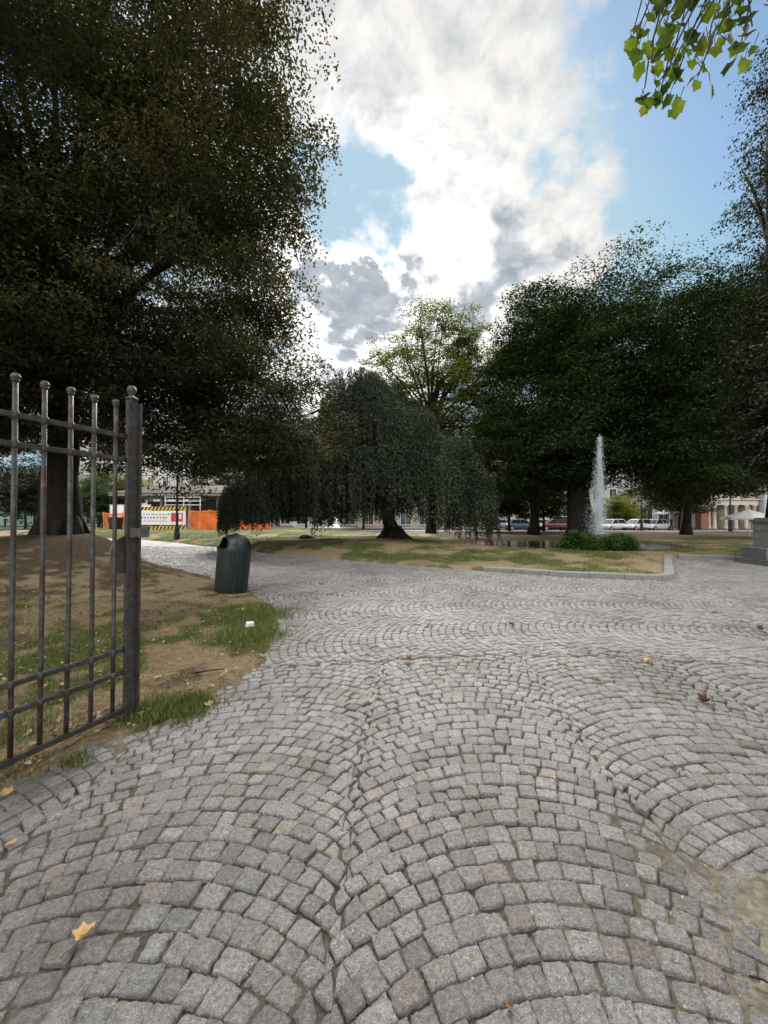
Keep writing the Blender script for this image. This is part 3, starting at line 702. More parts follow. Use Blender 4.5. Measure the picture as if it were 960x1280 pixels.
grass('grass', [sow2(150000, -9, 13, 10, 20, 0.07, 0.011), sow2(60000, -20, 20, 13, 30, 0.09, 0.018)], 'patchy green and straw grass on the central lawn')

# ------------------------------------------------------------------ litter
def leaf_quads(c, d, nrm, L, Wd, fold=0.18):
    s = np.cross(d, nrm); s /= np.linalg.norm(s, axis=1)[:, None] + 1e-9
    nn = np.cross(s, d)
    v0 = c; v2 = c + d * L[:, None]
    m = c + d * (L * 0.45)[:, None]
    v1 = m + s * (Wd / 2)[:, None] + nn * (Wd * fold)[:, None]
    v3 = m - s * (Wd / 2)[:, None] + nn * (Wd * fold)[:, None]
    V = np.stack([v0, v1, v2, v3], 1).reshape(-1, 3)
    return V, np.arange(len(c) * 4).reshape(-1, 4)
def unit(a): return a / (np.linalg.norm(a, axis=1)[:, None] + 1e-9)
n = 4200
P = np.c_[r.uniform(-9, -1.3, n), 1.6 + 9.4 * r.beta(1.1, 2.2, n)]
ex = np.array([[r.normal(-2.25, 0.14), r.uniform(2.2, 3.1)] for _ in range(150)] + [[r.normal(-1.62, 0.12), r.normal(3.6, 0.35)] for _ in range(40)])
P = np.concatenate([P, ex]); z, sdv = h1(P); ok = z > 0.0; P, z = P[ok], z[ok]; n = len(P)
a = r.uniform(0, 6.28, n)
L = r.uniform(0.012, 0.055, n); L[-150:] *= 1.15
V, Q = leaf_quads(np.c_[P, z + 0.020], unit(np.c_[np.cos(a), np.sin(a), r.uniform(-0.1, 0.5, n)]), unit(np.c_[r.normal(0, .35, n), r.normal(0, .35, n), np.ones(n)]), L, L * 0.7, 0.3)
tag(link('leaf_litter', fast_mesh('leaf_litter', V, Q), MT['litter']), 'brown leaf litter scattered over the mound by the gate', 'leaf litter', kind='stuff')
n = 500
P = np.c_[r.uniform(-2.4, 3, n), 0.9 + 5 * r.beta(1, 2, n)]; a = r.uniform(0, 6.28, n); L = r.uniform(0.006, 0.018, n)
V, Q = leaf_quads(np.c_[P, np.full(n, 0.006)], unit(np.c_[np.cos(a), np.sin(a), r.uniform(-0.1, 0.4, n)]), unit(np.c_[r.normal(0, .35, n), r.normal(0, .35, n), np.ones(n)]), L, L * 0.6, 0.3)
tag(link('debris', fast_mesh('debris', V, Q), MT['deadleaf_tan']), 'tiny straw and leaf crumbs in the cobblestone joints', 'debris', kind='stuff')

# ------------------------------------------------------------------ trees
def bez(a, b, c, d, k):
    return [a * (1 - t) ** 3 + b * 3 * t * (1 - t) ** 2 + c * 3 * t * t * (1 - t) + d * t ** 3 for t in [i / (k - 1) for i in range(k)]]
def crown_points(lobes, m, r, inner=0.45, lumpf=0.5, lumpa=0.16):
    vol = np.array([l[3] * l[4] * l[5] for l in lobes]) ** 0.72
    k = r.choice(len(lobes), m, p=vol / vol.sum())
    A = np.array(lobes)[k]
    d = unit(r.normal(size=(m, 3)))
    rad = (inner + (1 - inner) * r.uniform(0, 1, m) ** 0.6)
    p = A[:, :3] + d * A[:, 3:6] * rad[:, None]
    s = 1 + lumpa * lump(p, lumpf, 3)
    p = A[:, :3] + (p - A[:, :3]) * s[:, None]
    return p, d
def foliage(C, D, per, size, flat, L, r, droop=0.35, wid=0.62, flutter=0.36):
    m = len(C); n = m * per
    c = np.repeat(C, per, axis=0); dd = np.repeat(D, per, axis=0)
    sz = np.repeat(size * r.uniform(0.6, 1.3, m), per)
    g = np.tanh(r.normal(size=(n, 3)) * 0.8) * np.array([1, 1, flat]) * sz[:, None] * 0.72
    p = c + g
    p[:, 2] -= droop * 0.35 * (g[:, 0] ** 2 + g[:, 1] ** 2) / (sz + 1e-6)
    a = r.uniform(0, 6.283, n)
    d = unit(np.c_[np.cos(a), np.sin(a), -droop + r.normal(0, 0.35, n)] + 0.4 * dd)
    nr = unit(np.c_[r.normal(0, flutter, n), r.normal(0, flutter, n), np.ones(n)] + 0.35 * dd)
    LL = L * r.uniform(0.65, 1.25, n)
    return leaf_quads(p, d, nr, LL, LL * wid)
def tree(name, label, cat, base, th, tr, lobes, m, per, size, L, mat, seed, bark='bark', group=None, flat=0.32, limbs=16, droop=0.35, lean=(0, 0), flare=1.5, inner=0.45, lumpa=0.16, twig=0.012, limb_r=0.30, keep=None):
    r = np.random.RandomState(seed); b = Vector(base)
    root = thing(name, label, cat, base, group=group)
    C, D = crown_points(lobes, m, r, inner, lumpa=lumpa)
    if keep is not None: ok = keep(C); C, D = C[ok], D[ok]; m = len(C)
    top = b + Vector((lean[0], lean[1], th))
    tb = MB()
    ks = 9; tp = []; trd = []
    for i in range(ks):
        t = i / (ks - 1)
        tp.append(b.lerp(top, t) + Vector((r.normal(0, tr * 0.10), r.normal(0, tr * 0.10), -0.25 if i == 0 else 0)) - b)
        trd.append(tr * (1 - 0.55 * t) * (1 + (flare - 1) * math.exp(-t * th / (1.3 * tr + 0.1))))
    tb.tube(tp, trd, 14)
    if tr > 0.3:
        for j in range(6):          # root flare
            a = j * 1.047 + r.uniform(-0.3, 0.3)
            e = Vector((math.cos(a), math.sin(a), 0))
            tb.tube([e * tr * 0.55 + Vector((0, 0, tr * 1.3)), e * tr * 1.02 + Vector((0, 0, tr * 0.30)), e * tr * 1.4 + Vector((0, 0, -0.12))], [tr * 0.36, tr * 0.25, tr * 0.10], 7)
    tb.build('trunk', MT[bark], root, smooth=True)
    # limbs end in cluster centres; every other cluster hangs on the nearest limb point by a twig
    lb = MB(); nodes = []
    order = r.permutation(m)[:limbs]
    for j in order:
        tgt = Vector(C[j]) - b
        t0 = r.uniform(0.45, 1.0); s = Vector(tp[0]).lerp(Vector(tp[-1]), t0); s.x = tp[min(ks - 1, int(t0 * (ks - 1)))].x; s.y = tp[min(ks - 1, int(t0 * (ks - 1)))].y
        ln = (tgt - s).length
        c1 = s + Vector((0, 0, ln * 0.30)) + (tgt - s) * 0.15; c2 = s.lerp(tgt, 0.65) + Vector((0, 0, ln * 0.14 * (0.4 + droop)))
        pts = bez(s, c1, c2, tgt, 9)
        r0 = min(tr * limb_r * (1.2 - 0.5 * t0), 0.028 * ln + 0.02)
        lb.tube(pts, [r0 * (1 - 0.86 * i / 8) for i in range(9)], 6)
        nodes += pts[2:]
    nd = np.array([tuple(p) for p in nodes])
    for j in range(0, m):
        c = C[j] - np.array(b); k = int(np.argmin(np.sum((nd - c) ** 2, axis=1))); s = Vector(nd[k]); e = Vector(c)
        if (e - s).length < 0.2: continue
        mid = s.lerp(e, 0.5) + Vector((0, 0, 0.12 * (e - s).length))
        lb.tube([s, mid, e], [twig * 1.8, twig * 1.2, twig * 0.5], 3, caps=False)
    lb.build('branchwork', MT[bark], root, smooth=True)
    V, Q = foliage(C - np.array(b), D, per, size, flat, L, r, droop)
    link('crown', fast_mesh('crown', V, Q), MT[mat], root)
    return root

z1 = float(h1(np.array([TR1]))[0][0])
B = (TR1[0], TR1[1], z1 - 0.02)
tree('copper_beech', 'huge dark copper beech on the bare mound behind the gate', 'tree', B, 8.0, 0.66,
     [(-12, 14, 13.5, 9.2, 8.0, 8.5), (-7.6, 13.5, 10.0, 5.0, 5.5, 5.0), (-8, 15, 5.8, 5.4, 4.5, 2.7), (-13.5, 10.0, 8.5, 6, 5, 5.2), (-15, 12, 6.2, 6, 5, 2.6),
      (-4.2, 13.2, 5.0, 3.0, 2.2, 2.0), (-4.0, 13.0, 4.6, 2.4, 2.0, 1.6), (-7.2, 13.6, 4.2, 3.4, 2.4, 1.45), (-6.2, 12.8, 15.5, 2.9, 3.2, 4.0), (-2.6, 13.0, 13.6, 1.2, 1.0, 0.7), (-3.4, 13.0, 11.6, 1.0, 1.0, 1.1), (-3.2, 13.2, 8.6, 1.2, 1.2, 1.0), (-3.9, 12.6, 16.0, 1.0, 1.0, 0.9), (-14, 8.6, 14, 6, 4, 6), (-11, 12, 21, 5.5, 6, 3.5), (-20, 14, 9, 6, 6, 6)],
     2800, 270, 1.25, 0.118, 'beech', 3, limbs=46, droop=0.5, flare=1.12, inner=0.36, flat=0.26, limb_r=0.36, lumpa=0.30, keep=lambda C: (C[:, 2] < 7.5) | (C[:, 0] < -0.215 * C[:, 1] - 0.25 + 0.9 * lump(C, 0.9, 12)) | ((np.abs(C[:, 2] - 13.6) < 0.7) & (C[:, 0] < -2.0)))

# weeping beech: limbs arch out, leafy strands hang from them
def weeping(label, base, lobes, strands, seed):
    r = np.random.RandomState(seed); b = np.array(base)
    root = thing('weeping_beech', label, 'tree', base)
    tb = MB()
    tpts = [(0.45, 0, -0.3), (0.22, 0, 0.1), (-0.05, 0, 0.8), (-0.32, 0.02, 1.8), (-0.55, 0, 3.2), (-0.75, 0, 5.0), (-0.9, 0, 7.2)]
    tb.tube(tpts, [0.62, 0.44, 0.36, 0.33, 0.30, 0.26, 0.12], 12)
    for j in range(6):
        a = j * 1.05 + 0.3; e = Vector((math.cos(a), math.sin(a), 0))
        tb.tube([Vector((0.1, 0, 0.55)) + e * 0.3, Vector((0.15, 0, 0.12)) + e * 0.62, Vector((0.15, 0, -0.15)) + e * 1.15], [0.2, 0.17, 0.06], 6)
    tb.build('trunk', MT['bark'], root, smooth=True)
    lb = MB()
    A = np.array(lobes); vol = (A[:, 3] * A[:, 4]) ** 0.9
    k = r.choice(len(A), strands, p=vol / vol.sum()); A = A[k]
    az = r.uniform(0, 6.283, strands); ce = r.uniform(0.0, 1.0, strands) ** 0.8
    el = np.arcsin(np.clip(ce, 0, 1))
    S = A[:, :3] + np.c_[np.cos(az) * np.cos(el), np.sin(az) * np.cos(el), np.sin(el)] * A[:, 3:6]
    S = A[:, :3] + (S - A[:, :3]) * (1 + 0.15 * lump(S, 1.6, 2))[:, None]
    gx = h2(S[:, :2])[0]
    low = gx + 0.50 + 0.50 * np.exp(-((S[:, 0] - 0.6) / 2.2) ** 2) + 0.55 * (S[:, 0] < -3.5) + 0.28 * lump(S, 2.2, 8) + r.uniform(0, 0.5, strands)
    ln = np.minimum(r.uniform(0.7, 2.6, strands) + (r.uniform(0, 1, strands) < 0.4) * r.uniform(0, 2.2, strands), np.maximum(S[:, 2] - low, 0.25))
    tops = [Vector(t) for t in tpts[3:]]
    for j in r.permutation(strands)[:90]:
        s = tops[r.randint(0, 4)]; e = Vector(S[j] - b); d = (e - s).length
        lb.tube(bez(s, s.lerp(e, 0.3) + Vector((0, 0, 0.14 * d)), s.lerp(e, 0.75) + Vector((0, 0, 0.12 * d)), e, 8), [0.02 * d * (1 - 0.85 * i / 7) + 0.008 for i in range(8)], 5)
    lb.build('branchwork', MT['bark'], root, smooth=True)
    Cs, Ds, Ns, Ls = [], [], [], []
    for j in range(strands):
        n = int(40 * ln[j]) + 12
        t = r.uniform(0, 1, n); out = S[j] - A[j, :3]; out = out / (np.linalg.norm(out) + 1e-6)
        sway = 0.25 * np.sqrt(t)[:, None] * np.array([out[0], out[1], 0])
        p = S[j] + sway + np.c_[np.zeros(n), np.zeros(n), -t * ln[j]] + r.normal(0, 0.055, (n, 3)) * (1.3 - 0.6 * t)[:, None]
        a = r.uniform(0, 6.283, n)
        Cs.append(p); Ds.append(np.c_[np.cos(a) * 0.6, np.sin(a) * 0.6, -0.8 + r.normal(0, 0.3, n)])
        Ns.append(np.c_[np.cos(a + 1) * .5 + out[0] * .7, np.sin(a + 1) * .5 + out[1] * .7, r.uniform(0.1, 1.0, n)])
    C = np.concatenate(Cs) - b; n = len(C); L = r.uniform(0.055, 0.115, n)
    V, Q = leaf_quads(C, unit(np.concatenate(Ds)), unit(np.concatenate(Ns)), L, L * 0.6)
    link('crown', fast_mesh('crown', V, Q), MT['weep'], root)
zt = float(h2(np.array([(0.35, 21.0)]))[0][0])
weeping('dark weeping beech with strands hanging nearly to the lawn', (0.35, 21.0, zt),
        [(-1.0, 21, 6.2, 2.6, 2.8, 3.0), (0.9, 20.6, 5.0, 2.6, 2.6, 2.4), (2.6, 20.4, 3.8, 2.3, 2.5, 2.3), (4.2, 20.6, 2.6, 1.5, 2.0, 2.2), (-2.9, 20.6, 4.6, 2.6, 2.8, 2.4),
         (-4.6, 20.2, 3.4, 2.2, 2.4, 1.7), (-6.4, 20.2, 2.3, 1.7, 2.0, 1.4), (-5.6, 19.6, 2.6, 1.8, 1.8, 1.7), (0.4, 19.0, 3.6, 2.4, 1.6, 2.2), (-2.0, 18.8, 3.3, 2.2, 1.6, 2.0), (3.0, 22.5, 4.2, 2.3, 2.0, 2.3), (-0.6, 21, 7.4, 1.2, 1.4, 2.0)], 7600, 8)

G = 'big trees around the pond'
def gz(x, y): return float(h2(np.array([(x, y)]))[0][0]) - 0.02
tree('plane_tree', 'dense dark green tree with thick trunk right behind the fountain', 'tree', (15.3, 30.5, gz(15.3, 30.5)), 9.0, 0.95,
     [(19.0, 30, 13.2, 6.2, 6, 7.4), (15.0, 29.5, 8.2, 4.8, 5, 4.6), (21.5, 29, 8.0, 5.5, 5, 5.6), (24.0, 29, 13.5, 4.4, 5, 5.0), (16.5, 28.5, 13.0, 3.8, 4, 5.0)],
     1500, 140, 1.75, 0.20, 'plane', 12, limbs=30, droop=0.45, flare=1.35, inner=0.5, group=G, lumpa=0.2)
tree('plane_tree', 'dark green tree between the weeping beech and the fountain', 'tree', (13.4, 35.0, gz(13.4, 35.0)), 7.0, 0.42,
     [(13.2, 33, 11.5, 4.4, 5, 7.5), (10.6, 33, 7.0, 3.2, 4, 4.0), (14.3, 32, 6.8, 3.0, 4, 4.2), (12.2, 32, 17, 2.6, 3, 3.6), (15.2, 33, 15.6, 2.8, 3, 3.8)],
     1050, 135, 1.7, 0.20, 'plane', 13, limbs=26, droop=0.45, inner=0.5, group=G, lumpa=0.2)
tree('plane_tree', 'dark green tree shading the arcade at right of the pond', 'tree', (26.6, 34.5, gz(26.6, 34.5)), 7.0, 0.38,
     [(27.5, 33, 11.5, 5.2, 5, 6.8), (24.5, 32.5, 7.0, 4.2, 4, 3.6), (30.5, 33, 8.0, 4.0, 4, 4.6), (28.5, 32, 16.5, 3.6, 4, 4.0)],
     1000, 135, 1.75, 0.21, 'plane', 14, limbs=26, droop=0.45, inner=0.5, group=G, lumpa=0.2)
tree('linden_tree', 'tall thin yellowish tree with sky showing between its limbs', 'tree', (4.6, 38.0, gz(4.6, 38.0)), 13.0, 0.40,
     [(5.6, 38, 18.3, 4.2, 4, 4.6), (0.9, 38, 15.8, 3.2, 3.5, 3.4), (9.2, 38, 16.6, 3.4, 3.5, 4.2), (5, 38, 13, 5.5, 4.5, 4.4), (1.0, 38, 11, 4.2, 4, 3.8), (9, 37.5, 10, 4, 4, 4), (11.6, 38, 14.0, 3.0, 3.4, 4.6), (11.0, 37, 8.5, 3.2, 3.4, 3.6)],
     1060, 75, 1.15, 0.21, 'olive', 15, limbs=60, droop=0.2, inner=0.35, lumpa=0.22, limb_r=0.42, twig=0.02)
tree('dark_broadleaf', 'dark brown green tree hanging over the stone pillar', 'tree', (17.2, 14.5, 0.1), 8.0, 0.40,
     [(16.5, 14, 7.6, 3.5, 4, 3.4), (15.8, 13.6, 4.8, 3.0, 3.4, 2.0), (17.2, 14, 10.6, 3.0, 3.4, 2.4)],
     720, 120, 0.95, 0.14, 'cedar', 16, limbs=26, droop=0.6, inner=0.5, lumpa=0.22)
tree('tall_conifer', 'tall dark conifer with feathery drooping sprays against the sky', 'tree', (17.6, 17.5, 0.1), 20.0, 0.42,
     [(19.9, 17.0, 14.8, 3.5, 3.4, 3.2), (19.9, 17.0, 18.5, 3.2, 3, 3.4), (19.6, 17.0, 22.0, 2.8, 3, 3.0), (19.4, 17, 11.5, 3.4, 3, 2.4)],
     560, 110, 1.05, 0.13, 'cedar', 17, limbs=44, droop=0.9, inner=0.3, lumpa=0.24, flat=0.25)
# trees far at left, under and behind the beech
def small(name, label, x, y, h, rad, mat, seed, th=None, per=60, m=150, L=0.24, tr=0.16, group=None, size=1.0):
    z = 0.02
    return tree(name, label, 'tree', (x, y, z), th or h * 0.45, tr, [(x, y, z + h - rad * 1.0, rad, rad, rad * 1.05), (x + rad * 0.4, y - rad * 0.2, z + h - rad * 1.5, rad * 0.75, rad * 0.7, rad * 0.8), (x - rad * 0.45, y, z + h - rad * 1.4, rad * 0.7, rad * 0.7, rad * 0.8)],
                m, per, size, L, mat, seed, limbs=14, group=group, droop=0.4)
small('broadleaf_tree', 'dark tree with a slim trunk before the teal wall', -53.5, 58.5, 9.5, 3.4, 'cedar', 31, m=190, per=70, L=0.30, size=1.3)
small('broadleaf_tree', 'brownish tree at the far left edge of the lawn', -64, 60, 12, 4.6, 'beech', 32, m=230, per=70, L=0.30, size=1.4)
small('broadleaf_tree', 'blue green leafy tree behind the orange barrier', -34.5, 47.5, 7.2, 2.9, 'sedge', 33, m=190, per=70, L=0.26)
small('broadleaf_tree', 'yellow leaved young tree beside the kiosk roof', -32.2, 50.0, 7.4, 1.9, 'yellowgreen', 34, m=110, per=70, L=0.26)
small('broadleaf_tree', 'olive tree behind the blue green one', -43, 60, 9.5, 3.2, 'olive', 35, m=170, per=70, L=0.30, size=1.3)
small('broadleaf_tree', 'dark tree rising behind the kiosk', -24, 60, 13, 4.6, 'plane', 36, m=260, per=70, L=0.32, size=1.5)
small('broadleaf_tree', 'dark tree behind the left skirt of the weeping beech', -11.5, 58, 12, 4.8, 'plane', 37, m=260, per=70, L=0.32, size=1.5)
small('broadleaf_tree', 'olive tree in the gap behind the weeping beech', -3, 57.5, 13, 4.6, 'olive', 38, m=240, per=70, L=0.32, size=1.5)
small('broadleaf_tree', 'tall dark tree mass behind the teal wall', -66, 74, 16, 6.5, 'plane', 39, m=330, per=70, L=0.36, size=1.8)
small('broadleaf_tree', 'tall olive tree behind the far left lawn edge', -80, 72, 15, 6.5, 'olive', 40, m=330, per=70, L=0.36, size=1.8)
G2 = 'street trees by the parked cars'
small('street_tree', 'small dark tree with two stems left of the red car', 14.2, 44.5, 7.5, 2.6, 'plane', 41, m=170, per=65, L=0.26, group=G2)
small('street_tree', 'dark small tree beside the weeping skirt by the street', 12.0, 44.0, 7.2, 2.4, 'plane', 42, m=160, per=65, L=0.26, group=G2)
small('street_tree', 'slim dark tree just left of the red car', 18.4, 45.2, 8.0, 2.8, 'plane', 43, m=190, per=65, L=0.26, group=G2)
small('street_tree', 'bright yellow green young tree right of the fountain jet', 33.0, 56.0, 5.2, 1.8, 'yellowgreen', 44, m=90, per=60, L=0.24, group=G2)
small('street_tree', 'yellow green tree leaning over the middle white car', 36.4, 58.5, 5.4, 2.0, 'yellowgreen', 45, m=100, per=60, L=0.24, group=G2)
small('street_tree', 'yellow green tree at the edge of the arcade', 43.6, 57.0, 6.6, 1.6, 'yellowgreen', 46, m=90, per=60, L=0.24, group=G2)
small('street_tree', 'dark tree over the white parasol by the arcade', 37.0, 49.0, 9.0, 3.2, 'plane', 47, m=220, per=65, L=0.27, group=G2, tr=0.22)

# bright overhanging tree, rooted outside the picture at right
def lobed_leaf():
    return [(0, 0), (0.20, 0.12), (0.46, 0.05), (0.45, 0.35), (0.52, 0.62), (0.27, 0.70), (0.0, 0.96), (-0.27, 0.70), (-0.52, 0.62), (-0.45, 0.35), (-0.46, 0.05), (-0.20, 0.12)]
def overhang():
    r = np.random.RandomState(4)
    base = Vector((4.6, 1.2, 0)); root = thing('tulip_tree', 'bright green lobed leaves of a tree overhanging from the upper right', 'tree', base)
    tb = MB(); tb.tube([(0, 0, -0.2), (0, 0.02, 1.0), (0.05, 0, 3.0), (0.0, 0.1, 5.5), (-0.1, 0.1, 8.0)], [0.34, 0.24, 0.21, 0.17, 0.08], 12); tb.build('trunk', MT['bark_grey'], root, smooth=True)
    lb = MB(); V, Fc = [], []; o = 0
    shape = lobed_leaf()
    def leaf(p, d, nr, L):
        nonlocal o
        cu = r.normal(0, 0.35); d = d.normalized(); s = d.cross(nr).normalized(); nn = s.cross(d)
        pts = [p + d * (v * L) + s * (u * L) + nn * ((0.16 * abs(u) - 0.22 * v * v + cu * u + 0.25 * abs(cu) * v) * L) for u, v in shape] + [p + d * 0.4 * L - nn * 0.03 * L]
        V.extend(pts); n = len(shape)
        Fc.extend([(o + i, o + (i + 1) % n, o + n) for i in range(n)]); o += n + 1
    main = [Vector((0, 0.1, 5.2)), Vector((-1.2, 0.6, 5.6)), Vector((-2.3, 0.95, 5.3)), Vector((-2.9, 1.05, 4.9))]
    lb.tube(bez(*main, 12), [0.05 * (1 - 0.06 * i) for i in range(12)], 7)
    def px3(px, py, Y): return Vector(((px - 480) / F * Y, Y, CAMH + (HOR - py) / F * Y)) - base
    tips = [(800, 60, 1.95), (812, 100, 1.95), (828, 118, 2.05), (845, 70, 1.9), (850, 95, 2.1), (868, 40, 2.0), (880, 85, 1.9), (800, 20, 2.1), (905, 30, 2.0), (935, 45, 1.9), (830, 50, 2.15), (860, 15, 2.1), (815, 75, 2.2), (950, 20, 1.95), (890, 60, 2.2), (920, 15, 2.2), (840, 100, 2.2)]
    for (px, py, Y) in tips:
        e = px3(px, py, Y); t = r.uniform(0.55, 1.0); s = bez(*main, 12)[int(t * 11)]
        pts = bez(s, s + Vector((-0.1, 0, -0.05)), e + Vector((0.02, 0, 0.35)), e, 7)
        lb.tube(pts, [0.011, 0.009, 0.007, 0.006, 0.005, 0.004, 0.003], 5)
        for k in range(11):
            q = e
            q = pts[6 - (k % 4)] + Vector(r.normal(0, 0.035, 3))
            d = Vector((r.normal(0, 0.45), r.normal(0, 0.45), -1.0)); st = q + d.normalized() * 0.04
            lb.tube([q, st], [0.0022, 0.0016], 4, caps=False)
            leaf(st, d + Vector((0, 0, 0.1)), Vector((r.normal(0, .6), -1 + r.normal(0, .5), 0.5 + r.normal(0, .4))), r.uniform(0.045, 0.084))
    lb.build('branchwork', MT['bark_grey'], root, smooth=True)
    me = bpy.data.meshes.new('crown'); me.from_pydata([tuple(p) for p in V], [], Fc); me.update()
    link('crown', me, MT['tulip'], root)
    m = 800; C, D = crown_points([(-1.2, -2.6, 8.2, 4.6, 3.2, 2.6), (-4.6, -3.2, 8.0, 4.0, 3.0, 2.4), (1.4, -1.0, 8.6, 3.6, 3.0, 2.6)], m, r)  # unseen crown overhead, added to shade the near paving and block rear light
    Vq, Qq = foliage(C, D, 60, 1.0, 0.5, 0.17, r)
    link('unseen_crown', fast_mesh('unseen_crown', Vq, Qq), MT['tulip'], root)
    ub = MB()
    for j in range(30): ub.tube(bez(Vector((0, 0.1, 5.5)), Vector((0, 0, 7.0)), Vector(C[j]).lerp(Vector((0, 0, 8)), 0.4), Vector(C[j]), 7), [0.07 - 0.009 * i for i in range(7)], 5)
    ub.build('unseen_branchwork', MT['bark_grey'], root, smooth=True)
overhang()

# bushes and boulders by the pond
def bush(label, x, y, rx, ry, h, seed):
    r = np.random.RandomState(seed); z = max(gz(x, y), 0.0)
    root = thing('bush', label, 'bush', (x, y, z), group='bushes on the near bank of the pond')
    sb = MB()
    for j in range(26):
        a = r.uniform(0, 6.28); q = Vector((math.cos(a) * rx * r.uniform(.2, .9), math.sin(a) * ry * r.uniform(.2, .9), h * r.uniform(.5, .9)))
        sb.tube([Vector((q.x * 0.3, q.y * 0.3, -0.05)), q * 0.6, q], [0.014, 0.010, 0.005], 4)
    sb.build('stems', MT['bark_grey'], root)
    m = 260; d = unit(r.normal(size=(m, 3))); d[:, 2] = np.abs(d[:, 2])
    C = d * np.array([rx, ry, h * 0.86]) * r.uniform(0.55, 1.0, (m, 1)); C *= (1 + 0.13 * lump(C + x, 4.0))[:, None]; C[:, 2] = np.maximum(C[:, 2], 0.10)
    V, Q = foliage(C, d, 34, 0.30, 0.7, 0.105, r, 0.0)
    link('foliage', fast_mesh('foliage', V, Q), MT['bush'], root)
bush('wider green bush before the fountain, nearer the weeping tree', 8.75, 17.5, 0.98, 0.7, 0.92, 51)
bush('smaller green bush before the fountain, beside the boulder', 10.5, 17.7, 0.80, 0.6, 0.88, 52)
def boulder(label, x, y, z, s, mat, seed, group='boulders at the pond edge'):
    r = np.random.RandomState(seed); bm = bmesh.new(); bmesh.ops.create_icosphere(bm, subdivisions=4, radius=1.0)
    for v in bm.verts:
        p = np.array([tuple(v.co)]); k = 1 + 0.20 * lump(p, 1.9, seed % 9)[0] + 0.07 * lump(p, 6, seed % 7)[0]
        v.co = Vector((v.co.x * s[0] * k, v.co.y * s[1] * k, v.co.z * s[2] * k))
    me = bpy.data.meshes.new('boulder'); bm.to_mesh(me); bm.free()
    o = link('boulder', me, mat, smooth=True); o.location = (x, y, z); tag(o, label, 'boulder', group)
MT['rock'] = surf('brown_rock', [(0.07, 0.05, 0.04), (0.13, 0.095, 0.075), (0.20, 0.16, 0.13)], 5, 0.85, 0.6, 18, 0.3, bdist=0.03)
boulder('grey brown boulder right of the small bush', 11.55, 17.9, 0.12, (0.42, 0.35, 0.30), MT['rock'], 61)
boulder('low flat boulder at the water beside the bigger one', 12.3, 18.5, 0.05, (0.40, 0.30, 0.18), MT['rock'], 62)
boulder('reddish rock behind the bushes under the jet', 12.0, 23.0, 0.15, (0.75, 0.5, 0.42), MT['rock'], 63)
boulder('reddish rock closest to the foot of the jet', 12.95, 23.4, 0.12, (0.6, 0.45, 0.36), MT['rock'], 64)
boulder('low dark stump like rock on the lawn left of the weeping trunk', -4.2, 21.4, gz(-4.2, 21.4) + 0.02, (0.42, 0.3, 0.16), MT['soil'], 65, None)

# fountain jet
def fountain():
    r = np.random.RandomState(6); x, y = 13.25, 24.0; H = 6.55
    root = thing('fountain', 'tall white fountain jet falling back on itself over the pond', 'fountain', (x, y, 0.03))
    nb = MB(); nb.lathe([(0.16, -0.3), (0.16, 0.05), (0.08, 0.10), (0.05, 0.22), (0.045, 0.22)], 14); nb.build('nozzle', MT['black'], root, smooth=True)
    jb = MB(); k = 40
    for s in range(5):
        ph = r.uniform(0, 6, 4); top = H * (1 - 0.06 * s)
        pts = [(0.05 * math.sin(t * 9 + ph[0]) * t + 0.03 * math.cos(ph[1]) * s, 0.05 * math.sin(t * 8 + ph[2]) * t + 0.03 * math.sin(ph[1]) * s, 0.2 + t * (top - 0.2)) for t in [i / (k - 1) for i in range(k)]]
        jb.tube(pts, [(0.022 + 0.030 * t ** 2) * (1 + 0.45 * r.normal(0, 1) * t) * (1 if t < 0.97 else 0.6) + 0.004 for t in [i / (k - 1) for i in range(k)]], 6)
    jb.build('jet', MT['spray'], root, smooth=True)
    n = 14000
    t = r.uniform(0, 1, n) ** 0.75; zz = H * (1 - t)             # falling droplets spread as they come down
    sp = (0.08 + 0.62 * t ** 0.9) * np.abs(r.normal(0, 0.60, n)); a = r.uniform(0, 6.283, n)
    strand = np.floor(a / 6.283 * 9) / 9 * 6.283; a = np.where(r.uniform(0, 1, n) < 0.55, strand + r.normal(0, 0.12, n), a)
    gust = -0.16 * t
    C = np.c_[np.cos(a) * sp + gust, np.sin(a) * sp, np.maximum(zz + r.normal(0, 0.12, n), 0.02)]
    L = r.uniform(0.025, 0.12, n) * (1.15 - 0.4 * t); Wd = r.uniform(0.010, 0.028, n)
    V, Q = leaf_quads(C, unit(np.c_[r.normal(0, .12, n), r.normal(0, .12, n), -np.ones(n)]), unit(r.normal(size=(n, 3))), L, Wd, 0.2)
    n2 = 700; a = r.uniform(0, 6.283, n2); rr = np.abs(r.normal(0, 0.085, n2)); C = np.c_[np.cos(a) * rr, np.sin(a) * rr, H - np.abs(r.normal(0, 0.40, n2))]
    V2, Q2 = leaf_quads(C, unit(np.c_[r.normal(0, .4, n2), r.normal(0, .4, n2), -np.ones(n2)]), unit(r.normal(size=(n2, 3))), r.uniform(0.03, 0.09, n2), r.uniform(0.02, 0.045, n2), 0.2)
    o = link('spray', fast_mesh('spray', np.concatenate([V, V2]), np.concatenate([Q, Q2 + len(V)])), MT['spray'], root); o['kind'] = 'stuff'
fountain()

